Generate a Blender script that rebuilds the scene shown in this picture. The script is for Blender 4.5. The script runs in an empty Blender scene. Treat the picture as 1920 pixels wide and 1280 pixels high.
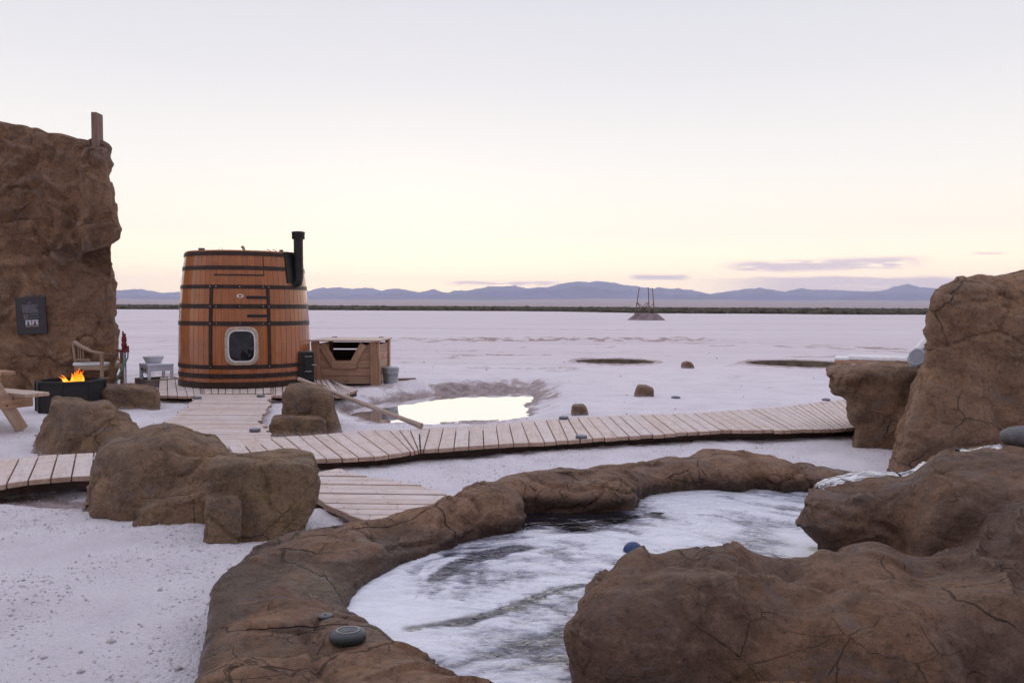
import bpy, math, random
import numpy as np
from mathutils import Vector, Matrix
from mathutils.bvhtree import BVHTree

rng = np.random.default_rng(7)
random.seed(7)
SC = bpy.context.scene
COL = SC.collection
R = math.radians

# ------------------------------------------------------------------ camera
FPX = 1493.3            # 28 mm on 36 mm, measured on a 1920 px wide picture
HC = 1.5
PITCH, ROLL = math.atan(66 / FPX), R(0.28)
F0 = Vector((0, math.cos(PITCH), -math.sin(PITCH)))
U0 = Vector((0, math.sin(PITCH), math.cos(PITCH)))
R0 = Vector((1, 0, 0))
CR = R0 * math.cos(ROLL) + U0 * math.sin(ROLL)
CU = U0 * math.cos(ROLL) - R0 * math.sin(ROLL)
cam = bpy.data.cameras.new('camera')
cam.lens, cam.sensor_width, cam.clip_start, cam.clip_end = 28.0, 36.0, 0.05, 60000
co = bpy.data.objects.new('camera', cam)
COL.objects.link(co)
co.matrix_world = Matrix(((CR.x, CU.x, -F0.x, 0), (CR.y, CU.y, -F0.y, 0), (CR.z, CU.z, -F0.z, HC), (0, 0, 0, 1)))
SC.camera = co


def ray(x, y):
    return F0 + CR * ((x - 960) / FPX) + CU * ((640 - y) / FPX)


def at(x, y, z=0.0):
    """survey: where the sight line of a photo point meets the level z"""
    d = ray(x, y)
    t = (z - HC) / d.z
    return Vector((d.x * t, d.y * t, z))


def ad(x, y, Y):
    """survey: where the sight line of a photo point meets the distance Y"""
    d = ray(x, y)
    t = Y / d.y
    return Vector((d.x * t, Y, HC + d.z * t))


# ------------------------------------------------------------------ world, sun, exposure
W = bpy.data.worlds.new('World')
SC.world = W
W.use_nodes = True
wt = W.node_tree
wt.nodes.clear()
SUN_AZ, SUN_EL = R(-7), R(4.0)     # behind the mountains, a little left of the view axis


class NT:
    def __init__(self, tree):
        self.t = tree

    def __call__(self, typ, props=None, **ins):
        n = self.t.nodes.new(typ)
        for k, v in (props or {}).items():
            setattr(n, k, v)
        for k, v in ins.items():
            key = int(k[1:]) if k[0] == 'i' and k[1:].isdigit() else k.replace('_', ' ')
            s = n.inputs[key]
            self.put(s, v)
        return n

    def put(self, s, v):
        if isinstance(v, bpy.types.NodeSocket):
            self.t.links.new(v, s)
        elif isinstance(v, bpy.types.Node):
            self.t.links.new(v.outputs[0], s)
        else:
            s.default_value = v

    def math(self, op, a, b=0.0, c=0.0, clamp=False):
        n = self.t.nodes.new('ShaderNodeMath')
        n.operation = op
        n.use_clamp = clamp
        for i, v in enumerate((a, b, c)):
            self.put(n.inputs[i], v)
        return n.outputs[0]

    def vmath(self, op, a, b=(0, 0, 0)):
        n = self.t.nodes.new('ShaderNodeVectorMath')
        n.operation = op
        self.put(n.inputs[0], a)
        if op == 'SCALE':
            self.put(n.inputs['Scale'], b)
        else:
            self.put(n.inputs[1], b)
        return n.outputs['Value'] if op in ('DOT_PRODUCT', 'LENGTH') else n.outputs[0]

    def mix(self, f, a, b, mode='MIX'):
        n = self.t.nodes.new('ShaderNodeMix')
        n.data_type = 'RGBA'
        n.blend_type = mode
        n.clamp_factor = True
        self.put(n.inputs[0], f)
        for s, v in ((n.inputs[6], a), (n.inputs[7], b)):
            if isinstance(v, tuple) and len(v) == 3:
                v = (*v, 1)
            self.put(s, v)
        return n.outputs[2]

    def mr(self, v, a, b, c=0.0, d=1.0, smooth=True):
        n = self.t.nodes.new('ShaderNodeMapRange')
        n.interpolation_type = 'SMOOTHSTEP' if smooth else 'LINEAR'
        for i, x in enumerate((v, a, b, c, d)):
            self.put(n.inputs[i], x)
        return n.outputs[0]

    def ramp(self, f, stops):
        n = self.t.nodes.new('ShaderNodeValToRGB')
        e = n.color_ramp.elements
        while len(e) < len(stops):
            e.new(0.5)
        for el, (p, c) in zip(e, stops):
            el.position = p
            el.color = (*c, 1) if len(c) == 3 else c
        self.put(n.inputs[0], f)
        return n.outputs[0]

    def noise(self, vec, scale, detail=4.0, rough=0.55, dist=0.0):
        n = self.t.nodes.new('ShaderNodeTexNoise')
        for k, v in (('Vector', vec), ('Scale', scale), ('Detail', detail), ('Roughness', rough), ('Distortion', dist)):
            self.put(n.inputs[k], v)
        return n.outputs[0]

    def scale(self, vec, s):
        n = self.t.nodes.new('ShaderNodeMapping')
        self.put(n.inputs['Vector'], vec)
        n.inputs['Scale'].default_value = s
        return n.outputs[0]

    def bump(self, h, dist, strength=1.0, normal=None):
        n = self.t.nodes.new('ShaderNodeBump')
        n.inputs['Strength'].default_value = strength
        n.inputs['Distance'].default_value = dist
        self.put(n.inputs['Height'], h)
        if normal is not None:
            self.put(n.inputs['Normal'], normal)
        return n.outputs[0]


w = NT(wt)
tc = w('ShaderNodeTexCoord').outputs['Generated']
dirn = w.vmath('NORMALIZE', tc)
sep = w('ShaderNodeSeparateXYZ', i0=dirn)
dx, dy, dz = sep.outputs
zz = w.math('MAXIMUM', dz, 0.0)
FRONT = [(0.0, (2.05, 1.60, .95)), (0.035, (2.0, 1.58, 1.02)), (0.09, (1.27, 1.16, .95)), (0.17, (1.07, 1.02, .95)),
         (0.27, (.88, .86, .875)), (0.38, (.765, .76, .82)), (0.6, (.88, .86, 1.0)), (1.0, (1.06, 1.05, 1.24))]
BACK = [(0.0, (.33, .30, .34)), (0.15, (.42, .37, .40)), (0.4, (.48, .46, .52)), (0.65, (.72, .70, .80)), (1.0, (1.06, 1.05, 1.24))]
front, back = w.ramp(zz, FRONT), w.ramp(zz, BACK)
hz = w.vmath('DOT_PRODUCT', w.vmath('NORMALIZE', w.vmath('MULTIPLY', dirn, (1, 1, 0))), (math.sin(SUN_AZ), math.cos(SUN_AZ), 0))
grad = w.mix(w.mr(hz, -0.75, 0.75), back, front)
sky = w('ShaderNodeTexSky', dict(sky_type='NISHITA', sun_disc=False, sun_elevation=SUN_EL, sun_rotation=SUN_AZ,
                                 altitude=1300, air_density=1.0, dust_density=1.5, ozone_density=2.0))
nish = w.vmath('SCALE', sky.outputs[0], 0.07)
col = w.mix(0.12, grad, nish)
# low clouds over the right-hand mountains
az = w.math('DIVIDE', dx, w.math('MAXIMUM', dy, 0.05))
elv = w.math('DIVIDE', dz, w.math('MAXIMUM', dy, 0.05))
cv = w('ShaderNodeCombineXYZ', i0=az, i1=elv).outputs[0]
nz = w.noise(w.scale(cv, (9, 90, 1)), 1.0, 5, 0.6)
nz2 = w.noise(w.scale(cv, (28, 330, 1)), 1.0, 4, 0.6)


def band(v, c, hw, soft):
    return w.math('MULTIPLY', w.mr(v, c - hw - soft, c - hw), w.mr(v, c + hw, c + hw + soft, 1.0, 0.0))


tilt = w.math('SUBTRACT', elv, w.math('MULTIPLY', w.math('SUBTRACT', az, 0.4), 0.035))
nzz = w.math('ADD', w.math('MULTIPLY', nz, 0.5), w.math('MULTIPLY', nz2, 0.5))
streak = w.math('MULTIPLY', w.math('MULTIPLY', band(tilt, 0.054, 0.003, 0.008), band(az, 0.39, 0.085, 0.06)), w.mr(nzz, 0.40, 0.52))
bank = w.math('MULTIPLY', w.math('MULTIPLY', w.mr(elv, w.math('ADD', 0.028, w.math('MULTIPLY', nz, 0.016)), w.math('ADD', 0.032, w.math('MULTIPLY', nz, 0.018)), 1.0, 0.0),
                          w.mr(az, 0.21, 0.36)), w.mr(nzz, 0.30, 0.50, 0.45, 0.95))
small = w.math('MULTIPLY', w.math('MULTIPLY', band(elv, 0.037, 0.001, 0.004), band(az, 0.185, 0.025, 0.02)), w.mr(nzz, 0.38, 0.5))
small2 = w.math('MULTIPLY', w.math('MULTIPLY', band(elv, 0.0285, 0.001, 0.0035), band(az, -0.005, 0.05, 0.04)), w.mr(nzz, 0.42, 0.54))
small3 = w.math('MULTIPLY', w.math('MULTIPLY', band(elv, 0.069, 0.0005, 0.002), band(az, 0.595, 0.01, 0.015)), w.mr(nzz, 0.36, 0.5, 0.0, 0.8))
cl = w.math('MAXIMUM', w.math('MAXIMUM', streak, bank), w.math('MAXIMUM', small, w.math('MAXIMUM', small2, small3)))
ahead = w.math('GREATER_THAN', dy, 0.06)
col = w.mix(w.math('MULTIPLY', w.math('MULTIPLY', cl, 0.85), ahead), col, (.78, .62, .68))
bg = w('ShaderNodeBackground', Color=col, Strength=1.0)
w('ShaderNodeOutputWorld', Surface=bg)

sun = bpy.data.lights.new('sun', 'SUN')
sun.energy, sun.angle, sun.color = 0.2, R(60), (1.0, .88, .76)
so = bpy.data.objects.new('sun', sun)
COL.objects.link(so)
so.rotation_euler = Vector((-math.sin(SUN_AZ) * math.cos(R(7)), -math.cos(SUN_AZ) * math.cos(R(7)), -math.sin(R(7)))).to_track_quat('-Z', 'Y').to_euler()
SC.view_settings.view_transform = 'Standard'
SC.view_settings.look = 'None'
SC.view_settings.exposure = 0.16
SC.view_settings.gamma = 1.0
SC.view_settings.use_curve_mapping = False
SC.cycles.volume_bounces = 1


# ------------------------------------------------------------------ numpy tools: noise, polygons, surface nets
PERM = rng.permutation(256).astype(np.int32)
PERM = np.concatenate([PERM, PERM, PERM])
GR = rng.normal(size=(256, 3)).astype(np.float32)
GR /= np.linalg.norm(GR, axis=1)[:, None]


def perlin(p):
    p = np.asarray(p, np.float32)
    i = np.floor(p).astype(np.int32)
    f = p - i
    i &= 255
    u = f * f * f * (f * (f * 6 - 15) + 10)
    out = np.zeros(len(p), np.float32)
    for a in (0, 1):
        wa = u[:, 0] if a else 1 - u[:, 0]
        ha = PERM[i[:, 0] + a]
        for b in (0, 1):
            wb = wa * (u[:, 1] if b else 1 - u[:, 1])
            hb = PERM[ha + i[:, 1] + b]
            for c in (0, 1):
                g = GR[PERM[hb + i[:, 2] + c]]
                d = g[:, 0] * (f[:, 0] - a) + g[:, 1] * (f[:, 1] - b) + g[:, 2] * (f[:, 2] - c)
                out += d * wb * (u[:, 2] if c else 1 - u[:, 2])
    return out * 1.5


def worley(p):
    """nearest and second nearest jittered cell point, and a random number of the nearest cell"""
    p = np.asarray(p, np.float32)
    i = np.floor(p).astype(np.int32)
    f1, f2 = np.full(len(p), 9., np.float32), np.full(len(p), 9., np.float32)
    cid = np.zeros(len(p), np.float32)
    for a in (-1, 0, 1):
        for b in (-1, 0, 1):
            for c in (-1, 0, 1):
                j = (i + np.array([a, b, c])) & 255
                h = PERM[PERM[PERM[j[:, 0]] + j[:, 1]] + j[:, 2]]
                q = i + np.array([a, b, c]) + .5 + .42 * np.clip(GR[h] * 1.3, -1, 1)
                d = np.sqrt(((p - q) ** 2).sum(1))
                nearer = d < f1
                f2 = np.where(nearer, f1, np.minimum(f2, d))
                cid = np.where(nearer, h / 255., cid)
                f1 = np.where(nearer, d, f1)
    return f1, f2, cid


def fbm(p, octv=4, gain=0.5, lac=2.03):
    p = np.asarray(p, np.float32)
    s, a = np.zeros(len(p), np.float32), 1.0
    for k in range(octv):
        s += a * perlin(p + k * 17.3)
        p = p * lac
        a *= gain
    return s


def p3(x, y, z=0.0):
    x = np.asarray(x, np.float32).ravel()
    return np.stack([x, np.broadcast_to(np.asarray(y, np.float32).ravel(), x.shape), np.full_like(x, z)], 1)


def sstep(a, b, x):
    t = np.clip((x - a) / (b - a), 0, 1)
    return t * t * (3 - 2 * t)


def sd_poly(P, poly):
    P, poly = np.asarray(P, np.float32), np.asarray(poly, np.float32)
    d = np.full(len(P), 1e9, np.float32)
    s = np.ones(len(P), bool)
    n = len(poly)
    for k in range(n):
        a, b = poly[k], poly[(k - 1) % n]
        e = b - a
        q = P - a
        t = np.clip((q @ e) / max(float(e @ e), 1e-12), 0, 1)
        r = q - t[:, None] * e
        d = np.minimum(d, (r * r).sum(1))
        c1, c2, c3 = P[:, 1] >= a[1], P[:, 1] < b[1], e[0] * q[:, 1] > e[1] * q[:, 0]
        flip = (c1 & c2 & c3) | (~c1 & ~c2 & ~c3)
        s ^= flip
    return np.sqrt(d) * np.where(s, 1, -1)


def smooth_closed(pts, n=6):
    """Catmull-Rom through a closed polygon"""
    P = np.asarray(pts, float)
    m = len(P)
    out = []
    for k in range(m):
        a, b, c, d = P[k - 1], P[k], P[(k + 1) % m], P[(k + 2) % m]
        for j in range(n):
            t = j / n
            out.append(0.5 * ((2 * b) + (c - a) * t + (2 * a - 5 * b + 4 * c - d) * t * t + (3 * b - a - 3 * c + d) * t ** 3))
    return np.array(out)


def smax(a, b, k):
    h = np.clip(0.5 - 0.5 * (a - b) / k, 0, 1)
    return a * (1 - h) + b * h + k * h * (1 - h)


def smin(a, b, k):
    return -smax(-a, -b, k)


def rbox(d2, dy, r):
    """rounded intersection of two distances"""
    a, b = d2 + r, dy + r
    return np.sqrt(np.maximum(a, 0) ** 2 + np.maximum(b, 0) ** 2) + np.minimum(np.maximum(a, b), 0) - r


def nets(F, o, h):
    """surface nets: F<0 inside; returns vertices and quads"""
    ins = F < 0
    S = ins.shape
    cnt = np.zeros(tuple(k - 1 for k in S), np.int8)
    offs = [(a, b, c) for a in (0, 1) for b in (0, 1) for c in (0, 1)]
    for a, b, c in offs:
        cnt += ins[a:S[0] - 1 + a, b:S[1] - 1 + b, c:S[2] - 1 + c]
    act = np.argwhere((cnt > 0) & (cnt < 8))
    idx = np.full(cnt.shape, -1, np.int32)
    idx[act[:, 0], act[:, 1], act[:, 2]] = np.arange(len(act), dtype=np.int32)
    val = np.stack([F[act[:, 0] + a, act[:, 1] + b, act[:, 2] + c] for a, b, c in offs], 1)
    O = np.array(offs, np.float32)
    acc, num = np.zeros((len(act), 3), np.float32), np.zeros(len(act), np.float32)
    for i in range(8):
        for j in range(i + 1, 8):
            if abs(O[i] - O[j]).sum() == 1:
                m = (val[:, i] < 0) != (val[:, j] < 0)
                t = val[m, i] / (val[m, i] - val[m, j])
                acc[m] += O[i] + t[:, None] * (O[j] - O[i])
                num[m] += 1
    V = (act + acc / num[:, None]) * h + np.asarray(o, np.float32)
    quads = []
    for ax in range(3):
        a1, a2 = (ax + 1) % 3, (ax + 2) % 3
        sl0, sl1 = [slice(None)] * 3, [slice(None)] * 3
        sl0[ax], sl1[ax] = slice(0, S[ax] - 1), slice(1, S[ax])
        i0, i1 = ins[tuple(sl0)], ins[tuple(sl1)]
        E = np.argwhere(i0 != i1)
        E = E[(E[:, a1] > 0) & (E[:, a2] > 0) & (E[:, a1] < S[a1] - 1) & (E[:, a2] < S[a2] - 1)]
        fl = i0[E[:, 0], E[:, 1], E[:, 2]]

        def cell(d1, d2):
            q = E.copy()
            q[:, a1] += d1
            q[:, a2] += d2
            return idx[q[:, 0], q[:, 1], q[:, 2]]
        q = np.stack([cell(-1, -1), cell(0, -1), cell(0, 0), cell(-1, 0)], 1)
        q[~fl] = q[~fl][:, ::-1]
        quads.append(q)
    Q = np.concatenate(quads)
    return V, Q[(Q >= 0).all(1)]


def np_mesh(name, V, Fc, smooth=True, attrs=None):
    V = np.asarray(V, np.float32)
    Fc = np.asarray(Fc, np.int32)
    k = Fc.shape[1]
    me = bpy.data.meshes.new(name)
    me.vertices.add(len(V))
    me.vertices.foreach_set('co', V.ravel())
    me.loops.add(Fc.size)
    me.loops.foreach_set('vertex_index', Fc.ravel())
    me.polygons.add(len(Fc))
    me.polygons.foreach_set('loop_start', np.arange(0, Fc.size, k, dtype=np.int32))
    me.update(calc_edges=True)
    if smooth:
        me.polygons.foreach_set('use_smooth', np.ones(len(Fc), bool))
    for nm, a in (attrs or {}).items():
        at_ = me.attributes.new(nm, 'FLOAT', 'POINT')
        at_.data.foreach_set('value', np.asarray(a, np.float32).ravel())
    me.update()
    return me


def normals(V, Q):
    n = np.cross(V[Q[:, 2]] - V[Q[:, 0]], V[Q[:, 3]] - V[Q[:, 1]])
    N = np.zeros_like(V)
    for c in range(3):
        for k in range(4):
            N[:, c] += np.bincount(Q[:, k], n[:, c], len(V))
    return N / np.maximum(np.linalg.norm(N, axis=1), 1e-9)[:, None]


# ------------------------------------------------------------------ object helpers
def tag(o, label=None, cat=None, group=None, kind=None):
    for k, v in (('label', label), ('category', cat), ('group', group), ('kind', kind)):
        if v:
            o[k] = v
    return o


def link(name, me, m=None, parent=None, loc=None):
    o = bpy.data.objects.new(name, me)
    COL.objects.link(o)
    if m is not None:
        if len(me.materials) == 0:
            me.materials.append(m)
    if parent is not None:
        o.parent = parent
    if loc is not None:
        o.location = loc
    return o


def thing(name, label, cat, loc, group=None, rz=0.0):
    o = bpy.data.objects.new(name, None)
    COL.objects.link(o)
    o.location = loc
    o.rotation_euler = (0, 0, rz)
    o.empty_display_size = 0.1
    return tag(o, label, cat, group)


class MB:
    """collects simple solids, links them as ONE mesh"""

    def __init__(self):
        self.v, self.f = [], []

    def add(self, vs, fs):
        b = len(self.v)
        self.v += [tuple(v) for v in vs]
        self.f += [tuple(i + b for i in f) for f in fs]
        return self

    def box(self, c, s, rot=None, bev=0.0):
        hx, hy, hz = s[0] / 2, s[1] / 2, s[2] / 2
        M = (rot or Matrix.Identity(3))
        c = Vector(c)
        b = min(bev, hx * .9, hy * .9, hz * .9)
        if b <= 0:
            vs = [Vector((x, y, z)) for x in (-hx, hx) for y in (-hy, hy) for z in (-hz, hz)]
            fs = [(0, 1, 3, 2), (4, 6, 7, 5), (0, 4, 5, 1), (2, 3, 7, 6), (0, 2, 6, 4), (1, 5, 7, 3)]
        else:
            prof = [(-hx + b, -hy), (hx - b, -hy), (hx, -hy + b), (hx, hy - b), (hx - b, hy), (-hx + b, hy), (-hx, hy - b), (-hx, -hy + b)]
            k = [((hx - b) / hx, (hy - b) / hy), (1, 1), (1, 1), ((hx - b) / hx, (hy - b) / hy)]
            zs = [-hz, -hz + b, hz - b, hz]
            vs = [Vector((x * k[j][0], y * k[j][1], zs[j])) for j in range(4) for x, y in prof]
            fs = [tuple(range(7, -1, -1)), tuple(range(24, 32))]
            for j in range(3):
                for i in range(8):
                    fs.append((j * 8 + i, j * 8 + (i + 1) % 8, j * 8 + 8 + (i + 1) % 8, j * 8 + 8 + i))
        return self.add([M @ v + c for v in vs], fs)

    def bar(self, p, q, wd, ht, bev=0.0, up=(0, 0, 1)):
        """a rectangular bar from p to q; wd sideways, ht along up"""
        p, q = Vector(p), Vector(q)
        x = (q - p)
        L = x.length
        x.normalize()
        y = Vector(up).cross(x)
        if y.length < 1e-4:
            y = Vector((0, 1, 0)).cross(x)
        y.normalize()
        z = x.cross(y)
        M = Matrix((x, y, z)).transposed()
        return self.box((p + q) / 2, (L, wd, ht), M, bev)

    def tube(self, pts, r, n=10, cap=True):
        pts = [Vector(p) for p in pts]
        rs = r if isinstance(r, (list, tuple)) else [r] * len(pts)
        rings, prev = [], None
        for i, p in enumerate(pts):
            t = (pts[min(i + 1, len(pts) - 1)] - pts[max(i - 1, 0)]).normalized()
            if prev is None:
                a = t.orthogonal().normalized()
            else:
                a = (prev - t * prev.dot(t)).normalized()
            prev = a
            b = t.cross(a)
            rings.append([p + (a * math.cos(k * 2 * math.pi / n) + b * math.sin(k * 2 * math.pi / n)) * rs[i] for k in range(n)])
        vs = [v for g in rings for v in g]
        fs = [(i * n + k, i * n + (k + 1) % n, (i + 1) * n + (k + 1) % n, (i + 1) * n + k) for i in range(len(pts) - 1) for k in range(n)]
        if cap:
            fs += [tuple(range(n - 1, -1, -1)), tuple(range((len(pts) - 1) * n, len(pts) * n))]
        return self.add(vs, fs)

    def lathe(self, prof, c=(0, 0, 0), n=24, a0=0.0, squash=(1, 1)):
        """profile of (r, z); closed around the axis"""
        c = Vector(c)
        vs = [c + Vector((r * math.cos(a0 + k * 2 * math.pi / n) * squash[0], r * math.sin(a0 + k * 2 * math.pi / n) * squash[1], z)) for r, z in prof for k in range(n)]
        fs = [(i * n + k, i * n + (k + 1) % n, (i + 1) * n + (k + 1) % n, (i + 1) * n + k) for i in range(len(prof) - 1) for k in range(n)]
        return self.add(vs, fs)

    def prism(self, poly, d, M=None):
        """polygon in the local xy plane, extruded along local z by d"""
        n = len(poly)
        M = M or Matrix.Identity(4)
        vs = [M @ Vector((x, y, 0)) for x, y in poly] + [M @ Vector((x, y, d)) for x, y in poly]
        fs = [tuple(range(n - 1, -1, -1)), tuple(range(n, 2 * n))] + [(k, (k + 1) % n, n + (k + 1) % n, n + k) for k in range(n)]
        return self.add(vs, fs)

    def grid(self, G):
        """rows of points"""
        nu = len(G[0])
        return self.add([v for row in G for v in row], [(i * nu + j, i * nu + j + 1, (i + 1) * nu + j + 1, (i + 1) * nu + j) for i in range(len(G) - 1) for j in range(nu - 1)])

    def build(self, name, m, parent=None, smooth=False, off=None):
        """vertices are in world space unless off is None and there is no parent offset; off = the parent's base point"""
        me = bpy.data.meshes.new(name)
        o_ = Vector(off) if off is not None else Vector((0, 0, 0))
        me.from_pydata([tuple(Vector(v) - o_) for v in self.v], [], self.f)
        me.update()
        if smooth:
            me.polygons.foreach_set('use_smooth', [True] * len(me.polygons))
            me.set_sharp_from_angle(angle=R(40))
        return link(name, me, m, parent)


# ------------------------------------------------------------------ materials
def new_mat(name):
    m = bpy.data.materials.new(name)
    m.use_nodes = True
    m.node_tree.nodes.clear()
    return m, NT(m.node_tree)


def finish(n, **ins):
    b = n('ShaderNodeBsdfPrincipled')
    for k, v in ins.items():
        s = b.inputs[k.replace('_', ' ')]
        if isinstance(v, tuple) and len(v) == 3 and s.type == 'RGBA':
            v = (*v, 1)
        n.put(s, v)
    n('ShaderNodeOutputMaterial', Surface=b)
    return b


def plain(name, c, rough=0.5, metal=0.0, var=0.15, scale=12.0, bump=0.0, spec=0.5, **kw):
    m, n = new_mat(name)
    oc = n('ShaderNodeTexCoord').outputs['Object']
    nz = n.noise(oc, scale, 5, 0.6)
    dark = tuple(x * (1 - var) for x in c)
    lite = tuple(min(1, x * (1 + var)) for x in c)
    col = n.mix(n.mr(nz, 0.3, 0.7), dark, lite)
    ins = dict(Base_Color=col, Roughness=n.mr(nz, 0.3, 0.7, max(0.02, rough - .08), min(1, rough + .08)), Metallic=metal, **{'Specular IOR Level': spec})
    if bump:
        ins['Normal'] = n.bump(n.noise(oc, scale * 6, 5, 0.65), bump)
    ins.update(kw)
    finish(n, **ins)
    return m


def rock_mat(name, c1, c2, c3, scale=1.0, bump=1.0, crack=1.0, wet=0.0, salt=0.0, dense=0.0):
    m, n = new_mat(name)
    oc = n('ShaderNodeTexCoord').outputs['Object']
    big = n.noise(oc, 1.3 * scale, 5, 0.6, 0.6)
    mid = n.noise(oc, 5.0 * scale, 7, 0.62, 0.3)
    fine = n.noise(oc, 34 * scale, 8, 0.7)
    grit = n.noise(oc, 130 * scale, 3, 0.7)
    col = n.ramp(n.math('ADD', n.math('MULTIPLY', big, 0.7), n.math('MULTIPLY', mid, 0.3)), [(0.34, c2), (0.47, c1), (0.56, c3), (0.68, c1)])
    pt0 = n('ShaderNodeTexVoronoi', Vector=oc, Scale=42.0 * scale).outputs[0]
    pits0 = n.math('MULTIPLY', n.mr(pt0, 0.10, 0.26, 1.0, 0.0), n.mr(n.noise(oc, 6 * scale, 3), 0.52, 0.62))
    # mottling, then grain relief shading put into the colour: dark hollows, pale high grain
    col = n.mix(n.mr(mid, 0.46, 0.64, 0.0, 0.50), col, tuple(x * .60 for x in c2))
    col = n.mix(n.mr(fine, 0.56, 0.78, 0.0, 0.30), col, (.36, .27, .22))
    col = n.mix(n.mr(fine, 0.30, 0.46, 0.55, 0.0), col, tuple(x * .45 for x in c2))
    col = n.mix(1.0, col, n.ramp(n.math('ADD', n.math('MULTIPLY', fine, .6), n.math('MULTIPLY', grit, .4)), [(0.34, (.62, .62, .64)), (0.5, (1, 1, 1)), (0.66, (1.32, 1.28, 1.24))]), 'MULTIPLY')
    col = n.mix(n.math('MULTIPLY', pits0, 0.6), col, (.045, .030, .022))
    hue = n.noise(n.scale(oc, (1, 1, 1.8)), 3.1 * scale, 6, .7, .8)
    col = n.mix(n.mr(hue, 0.56, 0.66, 0.0, 0.55), col, (.19, .155, .145))
    tone = n.mr(n('ShaderNodeObjectInfo').outputs['Random'], 0, 1, 0.0, 0.3, smooth=False)
    col = n.mix(tone, col, n.mix(1.0, col, (.62, .60, .58), 'MULTIPLY'))
    # paler convex edges
    pt = n('ShaderNodeNewGeometry').outputs['Pointiness']
    col = n.mix(n.math('MULTIPLY', n.mr(pt, 0.505, 0.56), n.mr(fine, 0.4, 0.6, 0.25, 0.6)), col, (.34, .24, .18))
    # long hairline cracks: where a warped field crosses its middle value
    wv = n.vmath('ADD', oc, n.vmath('SCALE', n('ShaderNodeTexNoise', Vector=oc, Scale=2.2 * scale, Detail=4.0).outputs[1], 0.45))
    wv2 = n.vmath('ADD', oc, n.vmath('SCALE', n('ShaderNodeTexNoise', Vector=oc, Scale=3.4 * scale, Detail=5.0).outputs[1], 0.16 / scale))
    gate = n.mr(n.noise(oc, 1.6 * scale, 2), 0.48 - dense, 0.58 - dense)
    e1 = n('ShaderNodeTexVoronoi', dict(feature='DISTANCE_TO_EDGE'), Vector=n.scale(wv2, (1.0, 1.0, 1.7)), Scale=1.25 * scale).outputs[0]
    line = n.math('MULTIPLY', n.mr(e1, 0.0, 0.010, 1.0, 0.0), gate)
    e2 = n('ShaderNodeTexVoronoi', dict(feature='DISTANCE_TO_EDGE'), Vector=n.scale(wv2, (1.3, 1.3, 2.3)), Scale=3.1 * scale).outputs[0]
    line2 = n.math('MULTIPLY', n.mr(e2, 0.0, 0.014, 0.7, 0.0), n.mr(n.noise(oc, 2.6 * scale, 2), 0.55 - dense, 0.62 - dense))
    line = n.math('MAXIMUM', line, line2)
    col = n.mix(n.math('MULTIPLY', line, 0.75 * crack), col, (.035, .024, .018))
    zo = n('ShaderNodeSeparateXYZ', i0=oc).outputs[2]
    wetf = 0.0
    if salt:
        col = n.mix(n.mr(n.math('ADD', zo, n.math('MULTIPLY', n.math('SUBTRACT', fine, 0.5), 0.30)), 0.01, salt, 0.45, 0.0), col, (.60, .53, .53))
        col = n.mix(n.math('MULTIPLY', n.mr(fine, 0.60, 0.70), n.mr(mid, 0.45, 0.6, 0.0, 0.5)), col, (.55, .46, .43))
    if wet:
        wetf = n.mr(n.math('ADD', zo, n.math('MULTIPLY', n.math('SUBTRACT', mid, 0.5), 0.16)), wet - .02, wet + .025, 1.0, 0.0)
        col = n.mix(n.math('MULTIPLY', wetf, 0.62), col, (.030, .020, .015))
    pit = n('ShaderNodeTexVoronoi', Vector=n.scale(wv, (1, 1, 1.3)), Scale=15.0 * scale).outputs[0]
    pits = n.math('MULTIPLY', n.mr(pit, 0.05, 0.26, 1.0, 0.0), n.mr(mid, 0.44, 0.6))
    stri = n.noise(n.scale(wv, (3, 3, 16)), 1.4 * scale, 5, 0.6)
    h = n.math('ADD', n.math('MULTIPLY', mid, 0.55), n.math('ADD', n.math('MULTIPLY', fine, 0.42), n.math('MULTIPLY', grit, 0.16)))
    h = n.math('ADD', h, n.math('SUBTRACT', n.math('MULTIPLY', stri, 0.22), n.math('MULTIPLY', pits, 0.14)))
    h = n.math('SUBTRACT', h, n.math('MULTIPLY', line, 0.42 * crack))
    nrm = n.bump(h, 0.075 * bump / scale, 1.0)
    ro = n.mr(mid, 0.35, 0.65, 0.62, 0.9)
    if wet:
        ro = n.math('SUBTRACT', ro, n.math('MULTIPLY', wetf, 0.42))
    finish(n, Base_Color=col, Roughness=ro, Normal=nrm, **{'Specular IOR Level': 0.35})
    return m


M = {}
M['rock'] = rock_mat('shaped_rock', (.292, .170, .112), (.152, .094, .069), (.355, .201, .115), wet=.335, bump=1.2, dense=.06)
M['rock_front'] = rock_mat('front_rock', (.215, .125, .083), (.113, .071, .054), (.288, .160, .090), scale=1.3, wet=.33, bump=1.2)
M['rock_olive'] = rock_mat('olive_rock', (.245, .153, .099), (.126, .085, .063), (.336, .205, .112), scale=1.2, crack=0.45, salt=.05, bump=1.2)
M['rock_block'] = rock_mat('block_rock', (.275, .180, .110), (.150, .105, .075), (.370, .235, .122), scale=1.2, crack=0.45, salt=.05, bump=1.2)
M['rock_wall'] = rock_mat('wall_rock', (.300, .165, .093), (.141, .085, .059), (.382, .211, .115), scale=0.8, bump=1.3, crack=0.8)
M['rock_tall'] = rock_mat('tall_rock', (.310, .184, .111), (.172, .109, .074), (.374, .215, .121), scale=0.9, crack=0.8)


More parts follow.
